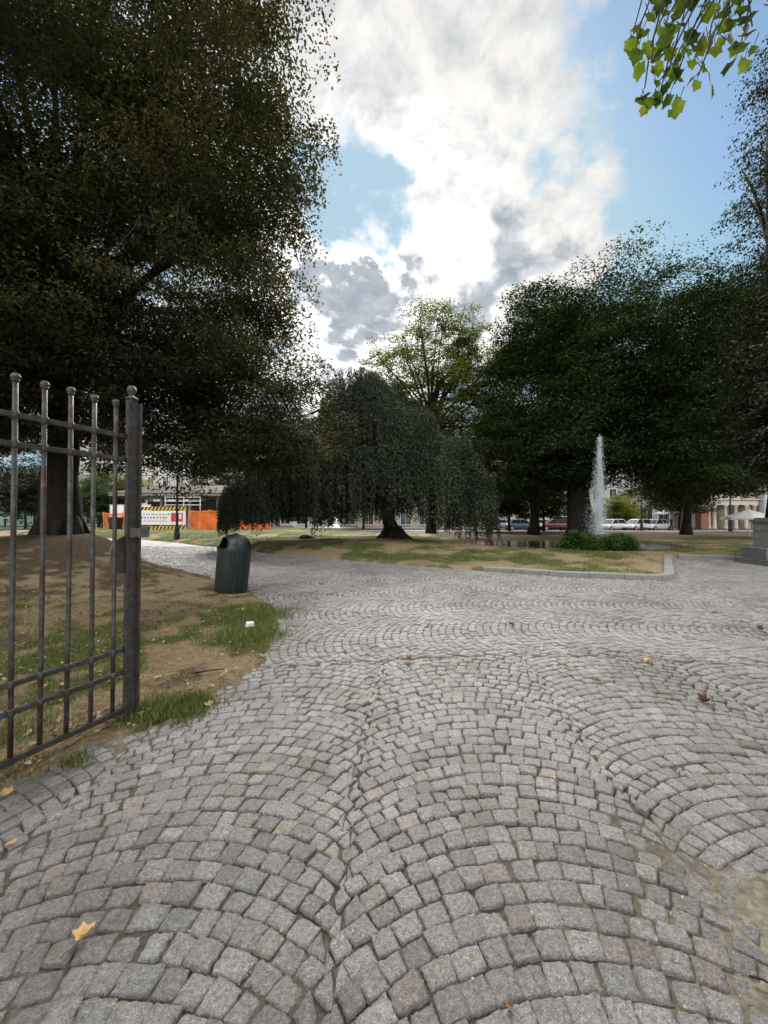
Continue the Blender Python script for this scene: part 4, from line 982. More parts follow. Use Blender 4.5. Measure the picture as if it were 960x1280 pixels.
# ------------------------------------------------------------------ gate
def gate():
    P0 = Vector((-1.985, 3.05, 0)); d = Vector((-0.385, -0.923, 0)).normalized(); nn = Vector((-d.y, d.x, 0)); rz = math.atan2(d.y, d.x)
    root = thing('iron_gate', 'open weathered iron bar gate with ball finials at left', 'gate', P0, rz)
    # local x runs along the leaf towards the hinge, local y across
    LEN = 2.35
    st = MB(); st.box((-0.012, 0.0, 1.26), (0.055, 0.06, 2.44)); st.build('stile', MT['iron_brown'], root, bevel=0.004)
    ab = MB(); ab.box((-0.046, 0.030, 1.25), (0.012, 0.085, 2.40)); ab.box((0.0, 0.036, 1.25), (0.080, 0.010, 2.40)); ab.build('stop_bar', MT['iron'], root, bevel=0.003)
    cp = MB(); cp.lathe([(0.046, 2.482), (0.046, 2.490), (0.030, 2.502), (0.018, 2.510), (0.016, 2.522), (0.026, 2.532), (0.033, 2.548), (0.034, 2.560), (0.030, 2.576), (0.018, 2.590), (0.001, 2.594)], 18, (-0.012, 0, 0)); cp.build('finial', MT['iron'], root, smooth=True)
    hp = MB(); hp.box((LEN + 0.03, 0, 1.26), (0.06, 0.06, 2.44)); hp.build('hinge_stile', MT['iron_brown'], root, bevel=0.004)
    for z, h_, w_ in ((2.185, 0.034, 0.028), (2.005, 0.034, 0.028), (0.545, 0.034, 0.028), (0.375, 0.034, 0.028), (0.085, 0.040, 0.032)):
        b = MB(); b.box((LEN / 2 + 0.008, 0, z), (LEN - 0.016, w_, h_)); b.build('rail', MT['iron'], root, bevel=0.005)
    for i in range(15):
        x = 0.108 + 0.1515 * i; rr = random.Random(i)
        b = MB(); zt = 2.400 + rr.uniform(-0.006, 0.006); w2 = 0.0145
        b.tube([(x + rr.uniform(-.003, .003), 0, 0.09), (x, 0, 0.7), (x + rr.uniform(-.004, .004), 0, 1.5), (x, 0, zt)], w2, 12)
        bar = b.build('bar', MT['iron_bar'], root, smooth=True)
        k = MB(); k.sphere((x, 0, zt + 0.022), 0.026, 16); k.lathe([(0.021, 0), (0.021, 0.010)], 14, (x, 0, zt - 0.004)); k.build('ball_tip', MT['iron'], bar, smooth=True)
        for z in (2.185, 2.005, 0.545, 0.375):
            c = MB(); c.lathe([(0.020, -0.023), (0.023, -0.018), (0.023, 0.018), (0.020, 0.023)], 12, (x, 0, z)); c.build('collar', MT['iron'], bar, smooth=True)
    # keeper: a hollow bracket on the outer face of the stile
    kb = MB(); z = 1.455
    kb.box((-0.012, 0.105, z - 0.045), (0.070, 0.125, 0.010)); kb.box((-0.046, 0.105, z - 0.004), (0.008, 0.125, 0.075)); kb.box((0.022, 0.105, z - 0.010), (0.008, 0.125, 0.062)); kb.box((-0.012, 0.164, z - 0.006), (0.062, 0.008, 0.070))
    kb.box((-0.046, 0.100, z + 0.041), (0.008, 0.115, 0.012))
    kb.build('keeper', MT['lock_metal'], root, bevel=0.003)
    # half round lock plate on the inner side
    n = 18; lp = [(0.012 + 0.105 * math.sin(math.pi * i / n), 1.27 - 0.135 * math.cos(math.pi * i / n)) for i in range(n + 1)]
    lb = MB(); lb.prism(lp, -0.032, -0.024); lp2 = [(0.012 + 0.088 * math.sin(math.pi * i / n), 1.27 - 0.115 * math.cos(math.pi * i / n)) for i in range(n + 1)]
    lb.prism(lp2, -0.040, -0.033); lb.build('lock_plate', MT['lock_metal'], root, bevel=0.002)
    lr = MB(); lr.tube([(x, -0.028, zz) for x, zz in [(0.012 + 0.105 * math.sin(math.pi * i / n), 1.27 - 0.135 * math.cos(math.pi * i / n)) for i in range(n + 1)]], 0.010, 8); lr.build('lock_rim', MT['lock_metal'], root, smooth=True)
    for z in (0.45, 2.1):
        hk = MB(); hk.tube([(LEN + 0.075, 0, z - 0.06), (LEN + 0.075, 0, z + 0.06)], 0.022, 12); hk.build('hinge', MT['iron'], root, smooth=True)
    # post that carries the leaf, just outside the picture
    pp = P0 + d * (LEN + 0.17)
    pr = thing('gate_post', 'square iron gate post the open leaf hangs on', 'gate post', pp, rz)
    pb = MB(); pb.box((0, 0, 1.35), (0.14, 0.14, 2.9)); pb.build('shaft', MT['iron_brown'], pr, bevel=0.008)
    pc = MB(); pc.box((0, 0, 2.815), (0.18, 0.18, 0.03)); pc.sphere((0, 0, 2.90), 0.075, 18); pc.build('cap', MT['iron'], pr, smooth=False)
gate()

# ------------------------------------------------------------------ litter bin
def litter_bin():
    x, y, _ = gp(289, 741, 0.0); z = float(h1(np.array([(x, y)]))[0][0])
    root = thing('litter_bin', 'dark green domed litter bin leaning at the path edge', 'litter bin', (x, y, max(z, 0) - 0.01))
    root.rotation_euler = (R(1.5), R(5.2), R(8))
    r0 = 0.335; n = 64
    prof = [(r0 * 0.955, 0.0), (r0 * 0.965, 0.03), (r0 * 0.99, 0.45), (r0, 0.84), (r0 * 1.0, 0.875)]
    dome = [(r0 * math.cos(a) ** 0.9, 0.885 + 0.325 * math.sin(a)) for a in [i * math.pi / 2 / 22 for i in range(23)]]; dome[-1] = (0.0008, dome[-1][1])
    ca = R(212)        # the throat faces left and a little towards the camera
    def shell(pr, s, cut):
        vs, fs = [], []
        for rr, zz in pr:
            for j in range(n):
                a = 2 * math.pi * j / n; vs.append((rr * s * math.cos(a), rr * s * math.sin(a), zz))
        for i in range(len(pr) - 1):
            for j in range(n):
                a = 2 * math.pi * (j + 0.5) / n; dz = (pr[i][1] + pr[i + 1][1]) / 2; da = math.atan2(math.sin(a - ca), math.cos(a - ca))
                if cut and (abs(da) / 0.80) ** 2.6 + (abs(dz - 1.01) / 0.125) ** 2.6 < 1: continue
                fs.append((i * n + j, i * n + (j + 1) % n, (i + 1) * n + (j + 1) % n, (i + 1) * n + j))
        return vs, fs
    b = MB(); b.add(*shell(prof, 1, False)); b.build('body', MT['bin'], root, smooth=True)
    l = MB(); l.add(*shell(dome, 1, True)); lo = l.build('lid', MT['bin'], root, smooth=True)
    so_ = lo.modifiers.new('wall', 'SOLIDIFY'); so_.thickness = 0.012; so_.offset = -1
    i_ = MB(); i_.add(*shell([(0.30, 0.40), (0.30, 0.86)] , 1, False)); i_.lathe([(0.30, 0.40), (0.001, 0.401)], 32); i_.build('liner', MT['dark_hole'], root, smooth=True)
    rm = MB(); pts = []
    for q in range(48):
        t = 2 * math.pi * q / 48; da = 0.80 * np.sign(math.cos(t)) * abs(math.cos(t)) ** 0.77; zz = 1.01 + 0.125 * np.sign(math.sin(t)) * abs(math.sin(t)) ** 0.77
        s_ = math.asin(min(1, max(0, (zz - 0.885) / 0.325))); rr = r0 * math.cos(s_) ** 0.9 + 0.003
        pts.append((rr * math.cos(ca + da), rr * math.sin(ca + da), zz))
    rm.tube(pts + [pts[0]], 0.010, 6, caps=False); rm.build('throat_rim', MT['bin'], root, smooth=True)
    sm = MB(); sm.lathe([(r0 + 0.001, 0.868), (r0 + 0.008, 0.872), (r0 + 0.008, 0.892), (r0 + 0.001, 0.896)], n); sm.build('seam_ring', MT['bin'], root, smooth=True)
    # strap running up the front, over the dome and down the back
    sa = R(-70); full = [p for p in prof] + dome[1:]
    sb = MB(); e = Vector((math.cos(sa), math.sin(sa), 0)); tt = Vector((-e.y, e.x, 0)); vs = []
    path = [(rr, zz) for rr, zz in full] + [(-rr, zz) for rr, zz in full[-2::-1]]
    for rr, zz in path:
        q = e * rr; outw = (e * (1 if rr >= 0 else -1) * (0.6 if zz > 0.9 else 1) + Vector((0, 0, max(0, zz - 0.885) * 3))).normalized()
        for (w_, o_) in ((-0.026, -0.004), (-0.026, 0.022), (0.026, 0.022), (0.026, -0.004)): vs.append(q + Vector((0, 0, zz)) + tt * w_ + outw * o_)
    m = len(path); fs = [(i * 4 + j, i * 4 + (j + 1) % 4, (i + 1) * 4 + (j + 1) % 4, (i + 1) * 4 + j) for i in range(m - 1) for j in range(4)]
    sb.add(vs, fs); sb.build('strap', MT['black'], root)
litter_bin()

# ------------------------------------------------------------------ stone pillar at right
def pillar():
    root = thing('stone_pillar', 'grey stone pillar on a stepped base at the right edge', 'pillar', (13.0, 13.3, 0), R(-8))
    b = MB(); b.box((0.42, 0, 0.085), (1.80, 1.7, 0.19)); b.build('base_step', MT['dark_granite'], root, bevel=0.015)
    b = MB(); b.box((-0.235, 0.0, 0.37), (0.38, 1.05, 0.375)); b.build('side_block', MT['dark_granite'], root, bevel=0.012)
    b = MB(); b.box((0.60, 0.0, 0.80), (1.28, 1.15, 1.23)); b.build('shaft', MT['pillar'], root, bevel=0.012)
    b = MB(); b.box((0.60, 0.0, 1.15), (1.31, 1.18, 0.04)); b.build('band', MT['pillar'], root, bevel=0.006)
    b = MB(); b.box((0.60, 0.0, 1.47), (1.40, 1.27, 0.10)); b.box((0.60, 0.0, 1.545), (1.24, 1.10, 0.06)); b.build('cap', MT['dark_granite'], root, bevel=0.012)
    b = MB(); b.box((0.62, -0.580, 1.33), (0.17, 0.008, 0.07)); b.build('small_plate', MT['white'], root, bevel=0.002)
pillar()

# ------------------------------------------------------------------ lamp posts
def lamp(label, x, y, z, h):
    root = thing('street_lamp', label, 'street lamp', (x, y, z), group='black park lamps')
    b = MB(); b.lathe([(0.20, -0.1), (0.20, 0.40), (0.17, 0.46), (0.15, 0.80), (0.11, 0.90)], 10); b.build('base', MT['black'], root)
    b = MB(); b.lathe([(0.085, 0.88), (0.075, 1.5), (0.06, h - 0.9), (0.075, h - 0.88), (0.075, h - 0.80), (0.05, h - 0.75), (0.05, h - 0.5)], 12); b.build('pole', MT['black'], root, smooth=True)
    a = MB(); a.tube([(-0.35, 0, h - 1.05), (0.35, 0, h - 1.05)], 0.02, 8); a.build('ladder_bar', MT['black'], root)
    g = MB(); g.lathe([(0.12, h - 0.48), (0.22, h - 0.06)], 6); g.build('lantern_glass', MT['lamp_glass'], root)
    c = MB(); c.lathe([(0.25, h - 0.06), (0.26, h - 0.03), (0.14, h + 0.14), (0.03, h + 0.18), (0.03, h + 0.26), (0.001, h + 0.28)], 6); c.lathe([(0.14, h - 0.52), (0.14, h - 0.48)], 6); c.build('lantern_cap', MT['black'], root)
lamp('black lamp post in front of the striped hoarding', -14.2, 26.9, gz(-14.2, 26.9), 5.2)
lamp('black lamp post in front of the arcade', 38.0, 43.0, gz(38, 43), 4.6)
lamp('black lamp post by the white cars right of the jet', 30.8, 46.9, 0.09, 4.4)

# ------------------------------------------------------------------ hoarding, nets, kiosk
def hoarding():
    Y = 38.0; z = 0.45; x0, x1 = (166 - 480) / F * Y, (232 - 480) / F * Y; Wd = x1 - x0; H = 2.25
    root = thing('site_hoarding', 'white site hoarding banner with yellow and black striped bands', 'hoarding', (x0, Y, z))
    b = MB(); b.box((Wd / 2, 0, H * 0.52), (Wd, 0.05, H * 0.60)); b.build('banner', MT['white'], root)
    for zz in (0.16, H - 0.18):
        s = MB(); s.box((Wd / 2, 0, zz), (Wd, 0.06, 0.36)); so2 = s.build('striped_band', MT['yellow'], root)
        k = MB(); n = int(Wd / 0.36)
        for i in range(n):
            xx = 0.05 + i * 0.36
            k.prism([(xx, zz - 0.18), (xx + 0.17, zz - 0.18), (min(xx + 0.34, Wd), zz + 0.18), (min(xx + 0.17, Wd - 0.02), zz + 0.18)], -0.036, -0.031)
        k.build('stripe', MT['black'], so2)
    p = MB(); p.box((Wd - 0.82, -0.030, 1.22), (1.15, 0.012, 0.85)); lo = p.build('red_emblem', MT['red'], root)
    w_ = MB(); w_.box((Wd - 0.50, -0.040, 1.30), (0.22, 0.008, 0.50)); w_.box((Wd - 0.86, -0.040, 1.36), (0.10, 0.008, 0.22)); w_.box((Wd - 0.86, -0.040, 1.02), (0.22, 0.008, 0.07)); w_.build('emblem_mark', MT['white'], lo)
    rr = random.Random(2); t = MB(); u = MB()
    for row, zz, hh in ((0, 1.50, 0.14), (1, 1.18, 0.26), (2, 0.86, 0.12)):
        xx = 0.45
        while xx < Wd - 1.75:
            ww = rr.uniform(0.10, 0.22); tgt = u if (row == 1 and xx > 1.6) or (row == 2 and xx > 1.9) else t
            tgt.box((xx + ww / 2, -0.029, zz), (ww, 0.006, hh * rr.uniform(.7, 1))); xx += ww + rr.uniform(0.07, 0.16)
    t.build('lettering', MT['printblue'], root); u.build('lettering', MT['printred'], root)
    for i in range(4):
        f = MB(); f.box((Wd * i / 3, 0.06, H / 2), (0.06, 0.06, H + 0.1)); f.build('post', MT['rim'], root)
    # scaffold rail standing behind
    sr = thing('scaffold_rail', 'white tube scaffold rail above the striped hoarding', 'scaffold', (-22.6, 40.5, 0.5))
    f = MB()
    for xx in (0, 1.9, 3.6): f.tube([(xx, 0, 0), (xx, 0, 3.3)], 0.035, 8)
    f.build('uprights', MT['white'], sr)
    f = MB()
    for zz in (2.45, 2.85, 3.25): f.tube([(-0.1, 0, zz), (3.7, 0, zz)], 0.03, 8)
    f.build('rails', MT['white'], sr)
hoarding()
def net(label, pts, H, z, seed):
    r = random.Random(seed); root = thing('orange_barrier', label, 'barrier', (pts[0][0], pts[0][1], z), group='orange site barriers')
    o = Vector((pts[0][0], pts[0][1], 0)); pts = [Vector((a, b, 0)) - o for a, b in pts]
    m = MB()
    for a, b in zip(pts, pts[1:]):
        L = (b - a).length; d = (b - a) / L; n = Vector((-d.y, d.x, 0)); k = int(L / 0.14); rows = int(H / 0.16)
        def W(i, j):
            t = i / k; return a + d * (L * t) + n * (0.12 * math.sin(t * 17 + j * 0.5)) + Vector((0, 0, 0.08 + (H - 0.1) * j / rows - 0.10 * math.sin(math.pi * ((t * L / 2.2) % 1)) * j / rows))
        for i in range(k + 1):
            m.add(*strip([W(i, j) for j in range(rows + 1)], n.cross(Vector((0, 0, 1))) * 0.028))
        for j in range(rows + 1):
            m.add(*strip([W(i, j) for i in range(k + 1)], Vector((0, 0, 0.036 if 0 < j < rows else 0.06))))
        q = int(L / 2.2) + 1
        for i in range(q + 1):
            p = a + d * min(L, i * 2.2); pm = MB(); pm.tube([p + Vector((0, 0, -0.1)), p + Vector((0, 0, H + 0.12))], 0.03, 6); pm.build('post', MT['rim'], root)
    m.build('netting', MT['orange'], root)
def strip(pts, half):
    vs = []
    for p in pts: vs += [p - half, p + half]
    return vs, [(2 * i, 2 * i + 1, 2 * i + 3, 2 * i + 2) for i in range(len(pts) - 1)]
net('long orange net barrier right of the striped hoarding', [(-19.0, 38.2), (-14.8, 37.4), (-10.6, 36.6)], 1.9, 0.43, 1)
net('second orange net layer sagging behind the first', [(-18.6, 39.4), (-11.8, 38.6)], 1.6, 0.46, 2)
net('short orange net barrier behind the black wheeled bin', [(-27.6, 38.6), (-24.6, 38.2)], 1.7, 0.40, 3)
def wheelie():
    root = thing('wheeled_bin', 'black wheeled bin in front of the short orange net', 'bin', (-25.6, 37.4, 0.40))
    b = MB(); n = 4
    vs = [(-0.36, -0.36, 0.08), (0.36, -0.36, 0.08), (0.36, 0.36, 0.08), (-0.36, 0.36, 0.08), (-0.46, -0.44, 1.18), (0.46, -0.44, 1.18), (0.46, 0.44, 1.18), (-0.46, 0.44, 1.18)]
    b.add(vs, [(0, 3, 2, 1), (4, 5, 6, 7), (0, 1, 5, 4), (1, 2, 6, 5), (2, 3, 7, 6), (3, 0, 4, 7)]); b.build('body', MT['black'], root, bevel=0.03)
    l = MB(); l.box((0, 0, 1.235), (1.0, 0.96, 0.09)); l.build('lid', MT['black'], root, bevel=0.03)
    for s in (-1, 1):
        w_ = MB(); w_.tube([(s * 0.40, 0.33, 0.11), (s * 0.32, 0.33, 0.11)], 0.11, 14); w_.build('wheel', MT['tyre'], root)
wheelie()
def site_panel():
    root = thing('site_fence', 'pale mesh panel standing behind the short orange net', 'fence', (-28.0, 40.0, 0.4))
    f = MB()
    for xx in (0.0, 1.5, 3.0, 4.2): f.tube([(xx, 0, 0), (xx, 0, 2.6)], 0.03, 6)
    for zz in (0.15, 2.55): f.tube([(0, 0, zz), (4.2, 0, zz)], 0.03, 6)
    f.build('frame', MT['rim'], root)
    p = MB(); p.box((0.75, 0, 1.9), (1.35, 0.02, 1.2)); p.box((3.6, 0, 1.9), (1.1, 0.02, 1.2)); p.build('white_sheet', MT['white'], root)
site_panel()
def kiosk():
    Y = 45.0; z = 0.5; x0, x1 = -29.5, -12.0
    root = thing('kiosk', 'low park kiosk with wide dark roof behind the hoarding', 'kiosk', ((x0 + x1) / 2, Y, z)); hw = (x1 - x0) / 2
    f = MB(); f.box((0, 2.5, -0.2), (2 * hw + 0.4, 7.4, 0.6)); f.build('plinth', MT['fascia'], root)
    w_ = MB(); w_.box((-3.0, 4.0, 1.6), (2 * hw - 8, 3.6, 3.0)); w_.build('wall', MT['wall_dark'], root)
    w_ = MB(); w_.box((hw - 2.4, 0.6, 0.65), (4.6, 0.2, 1.1)); w_.box((-1.0, 0.6, 0.65), (7, 0.2, 1.1)); w_.build('parapet', MT['wall_brick'], root)
    for i in range(6):
        c = MB(); c.box((-hw + 0.6 + i * (2 * hw - 1.2) / 5, 0.2, 1.85), (0.28, 0.28, 3.5)); c.build('column', MT['fascia'], root)
    for xx in (hw - 5.0, hw - 2.6):
        wn = MB(); wn.box((xx, 2.16, 1.9), (1.9, 0.06, 1.5)); wo = wn.build('window', MT['glass'], root)
        fr = MB(); fr.box((xx, 2.12, 2.68), (2.0, 0.08, 0.08)); fr.box((xx, 2.12, 1.12), (2.0, 0.08, 0.08)); fr.box((xx - 0.98, 2.12, 1.9), (0.08, 0.08, 1.48)); fr.box((xx + 0.98, 2.12, 1.9), (0.08, 0.08, 1.48)); fr.build('frame', MT['frame'], wo)
    fa = MB(); fa.box((0, 2.5, 3.72), (2 * hw + 1.8, 8.6, 0.28)); fa.build('fascia', MT['fascia'], root)
    rf = MB(); a, b = hw + 1.1, 4.5
    rf.add([(-a, 2.5 - b, 3.87), (a, 2.5 - b, 3.87), (a, 2.5 + b, 3.87), (-a, 2.5 + b, 3.87), (-a + 3.2, 2.5 - 0.8, 5.0), (a - 3.2, 2.5 - 0.8, 5.0), (a - 3.2, 2.5 + 0.8, 5.0), (-a + 3.2, 2.5 + 0.8, 5.0)],
           [(0, 1, 5, 4), (1, 2, 6, 5), (2, 3, 7, 6), (3, 0, 4, 7), (4, 5, 6, 7), (0, 3, 2, 1)]); rf.build('roof', MT['roof'], root)
kiosk()

# ------------------------------------------------------------------ buildings
def block(name, label, x0, x1, y, depth, h, storeys, bays, wall, gf=4.2, roof='roof', rz=0.0, win=(1.15, 1.9), group=None, cornice=True, wmat='glass', shop=True):
    root = thing(name, label, 'building', ((x0 + x1) / 2, y, 0), rz, group); W_ = x1 - x0
    wl = MB(); wl.box((0, depth / 2, h / 2), (W_, depth, h)); wl.build('wall', MT[wall], root)
    rf = MB(); rf.box((0, depth / 2, h + 0.2), (W_ + 0.9, depth + 0.9, 0.4)); rf.add([(-W_ / 2 - .3, -.3, h + .4), (W_ / 2 + .3, -.3, h + .4), (W_ / 2 + .3, depth + .3, h + .4), (-W_ / 2 - .3, depth + .3, h + .4), (-W_ / 2 + 2, depth / 2, h + 2.4), (W_ / 2 - 2, depth / 2, h + 2.4)], [(0, 1, 5, 4), (1, 2, 5), (2, 3, 4, 5), (3, 0, 4)])
    rf.build('roof', MT[roof], root)
    if cornice:
        c = MB()
        for s in range(storeys - 1): c.box((0, -0.08, gf + s * (h - gf) / (storeys - 1) - 0.15), (W_ + 0.16, 0.16, 0.22))
        c.build('string_course', MT['frame'], root)
    for s in range(storeys):
        zc_ = gf * 0.45 if s == 0 else gf + (s - 0.5) * (h - gf) / max(1, storeys - 1)
        for b in range(bays):
            xc = -W_ / 2 + (b + 0.5) * W_ / bays
            ww, hh = (win[0] * 1.6, gf * 0.68) if (s == 0 and shop) else win
            g = MB(); g.box((xc, -0.01, zc_), (ww, 0.06, hh)); go = g.build('window', MT[wmat], root)
            f = MB(); t = 0.12
            f.box((xc, -0.06, zc_ + hh / 2 + t / 2), (ww + 2 * t, 0.14, t)); f.box((xc, -0.08, zc_ - hh / 2 - t / 2), (ww + 2.6 * t, 0.2, t))
            f.box((xc - ww / 2 - t / 2, -0.06, zc_), (t, 0.13, hh)); f.box((xc + ww / 2 + t / 2, -0.06, zc_), (t, 0.13, hh)); f.box((xc, -0.05, zc_), (0.06, 0.05, hh))
            f.build('frame', MT['frame'], go)
    return root
block('apartment_building', 'white apartment block seen between the beech trunk and gate', -66, -41, 82, 12, 21, 6, 8, 'plaster', group=None)
block('glass_pavilion', 'low teal clad building far behind the lawn', -96, -68.5, 84, 10, 6.2, 2, 9, 'teal', gf=3.2, wmat='teal', roof='fascia', cornice=False)
block('apartment_building', 'pale apartment block behind the kiosk', -38, -12, 80, 12, 13, 4, 8, 'plaster')
block('town_house', 'stone coloured town house behind the weeping beech', -8, 16, 72, 12, 15, 4, 7, 'stone_wall')
block('town_house', 'ochre town house behind the red car', 16.3, 30, 66, 12, 14, 4, 5, 'beige')
block('town_house', 'pale grey town house behind the white cars', 30.3, 60.5, 70, 12, 14, 4, 10, 'grey_wall')
def arcade():
    x0, x1, y = 46.5, 54.0, 57.0
    root = thing('arcade_building', 'beige stone arcade with columns at right behind the park', 'building', (x0, y, 0), 0)
    w_ = MB(); W_ = x1 - x0
    for a, b in ((0, 0.9), (2.6, 3.2), (5.6, 7.5)): w_.box(((a + b) / 2, 0.5, 1.75), (b - a, 1.0, 3.5))
    w_.box((W_ / 2, 0.5, 8.6), (W_, 1.0, 8.9)); w_.box((W_ / 2, 6.2, 6.5), (W_, 0.6, 13)); w_.build('wall', MT['stone_wall'], root)
    e = MB(); e.box((W_ / 2, 0.35, 3.83), (W_ + 0.3, 1.5, 0.62)); e.box((W_ / 2, 0.3, 4.30), (W_ + 0.6, 1.8, 0.16)); e.build('entablature', MT['plaster'], root)
    for xx in (0.45, 1.3, 2.9, 4.4, 5.9, 7.1):
        c = MB(); c.lathe([(0.34, 0), (0.34, 0.2), (0.26, 0.3), (0.22, 3.1), (0.32, 3.3), (0.34, 3.5)], 14, (xx, -0.25, 0)); c.build('column', MT['stone_wall'], root, smooth=True)
    for xx in (1.2, 3.7, 6.3):
        g = MB(); n = 12; g.prism([(xx - 0.8, 5.4), (xx + 0.8, 5.4)] + [(xx + 0.8 * math.cos(math.pi * i / n), 7.6 + 0.8 * math.sin(math.pi * i / n)) for i in range(n + 1)], -0.03, 0.05); wo = g.build('window', MT['glass'], root)
        a = MB(); a.tube([(xx - 0.9, -0.05, 5.4)] + [(xx - 0.9 * math.cos(math.pi * i / n), -0.05, 7.6 + 0.9 * math.sin(math.pi * i / n)) for i in range(n + 1)] + [(xx + 0.9, -0.05, 5.4)], 0.11, 6); a.build('frame', MT['plaster'], wo)
    rf = MB(); rf.box((W_ / 2, 3.2, 13.25), (W_ + 1, 8, 0.5)); rf.build('roof', MT['roof'], root)
    bw = thing('brick_pier', 'tall reddish brown pier at the corner of the arcade', 'pier', (45.9, 56.6, 0)); p = MB(); p.box((0, 0, 3.6), (1.1, 1.1, 7.2)); p.build('shaft', MT['wall_brick'], bw, bevel=0.03); p = MB(); p.box((0, 0, 7.35), (1.4, 1.4, 0.3)); p.build('cap', MT['plaster'], bw, bevel=0.03)
arcade()
def palace():
    x0, y = 54.3, 56.0
    root = thing('palace', 'grey rusticated palace with a large arched opening at right', 'building', (x0, y, 0)); W_ = 26.0
    w_ = MB(); cx = [6.0, 14.5, 22.0]; rad = 1.7; spr = 3.0; H = 15
    prev = 0.0; n = 14
    for c in cx:
        w_.box(((prev + c - rad) / 2, 0.4, H / 2), (c - rad - prev, 0.8, H)); prev = c + rad
        poly = [(c - rad, H), (c - rad, spr)] + [(c - rad * math.cos(math.pi * i / n), spr + rad * math.sin(math.pi * i / n)) for i in range(1, n)] + [(c + rad, spr), (c + rad, H)]
        w_.prism(poly, 0.0, 0.8)
    w_.box(((prev + W_) / 2, 0.4, H / 2), (W_ - prev, 0.8, H)); w_.box((W_ / 2, 6, H / 2), (W_, 0.6, H)); w_.build('wall', MT['grey_wall'], root)
    k = MB()
    for i in range(13): k.box((2.1, -0.03, 0.4 + i * 0.5), (4.15, 0.06, 0.44)); k.box((10.2, -0.03, 0.4 + i * 0.5), (4.9, 0.06, 0.44))
    k.build('rustication', MT['grey_wall'], root)
    for c in cx:
        a = MB(); a.tube([(c - (rad + 0.2) * math.cos(math.pi * i / 18), -0.06, spr + (rad + 0.2) * math.sin(math.pi * i / 18)) for i in range(19)], 0.2, 6); a.build('arch_moulding', MT['plaster'], root)
        g = MB(); g.prism([(c - rad, 0.2), (c + rad, 0.2), (c + rad, spr)] + [(c + rad * math.cos(math.pi * i / n), spr + rad * math.sin(math.pi * i / n)) for i in range(1, n)] + [(c - rad, spr)], 0.55, 0.6); go = g.build('window', MT['glass'], root)
        f = MB(); f.box((c, 0.52, spr), (2 * rad, 0.1, 0.12)); f.box((c, 0.52, 2.3), (0.1, 0.1, 4.6)); f.build('frame', MT['frame'], go)
    c = MB(); c.box((W_ / 2, -0.1, 6.9), (W_, 0.3, 0.4)); c.box((W_ / 2, -0.2, H), (W_ + .4, 0.8, 0.5)); c.build('cornice', MT['plaster'], root)
palace()

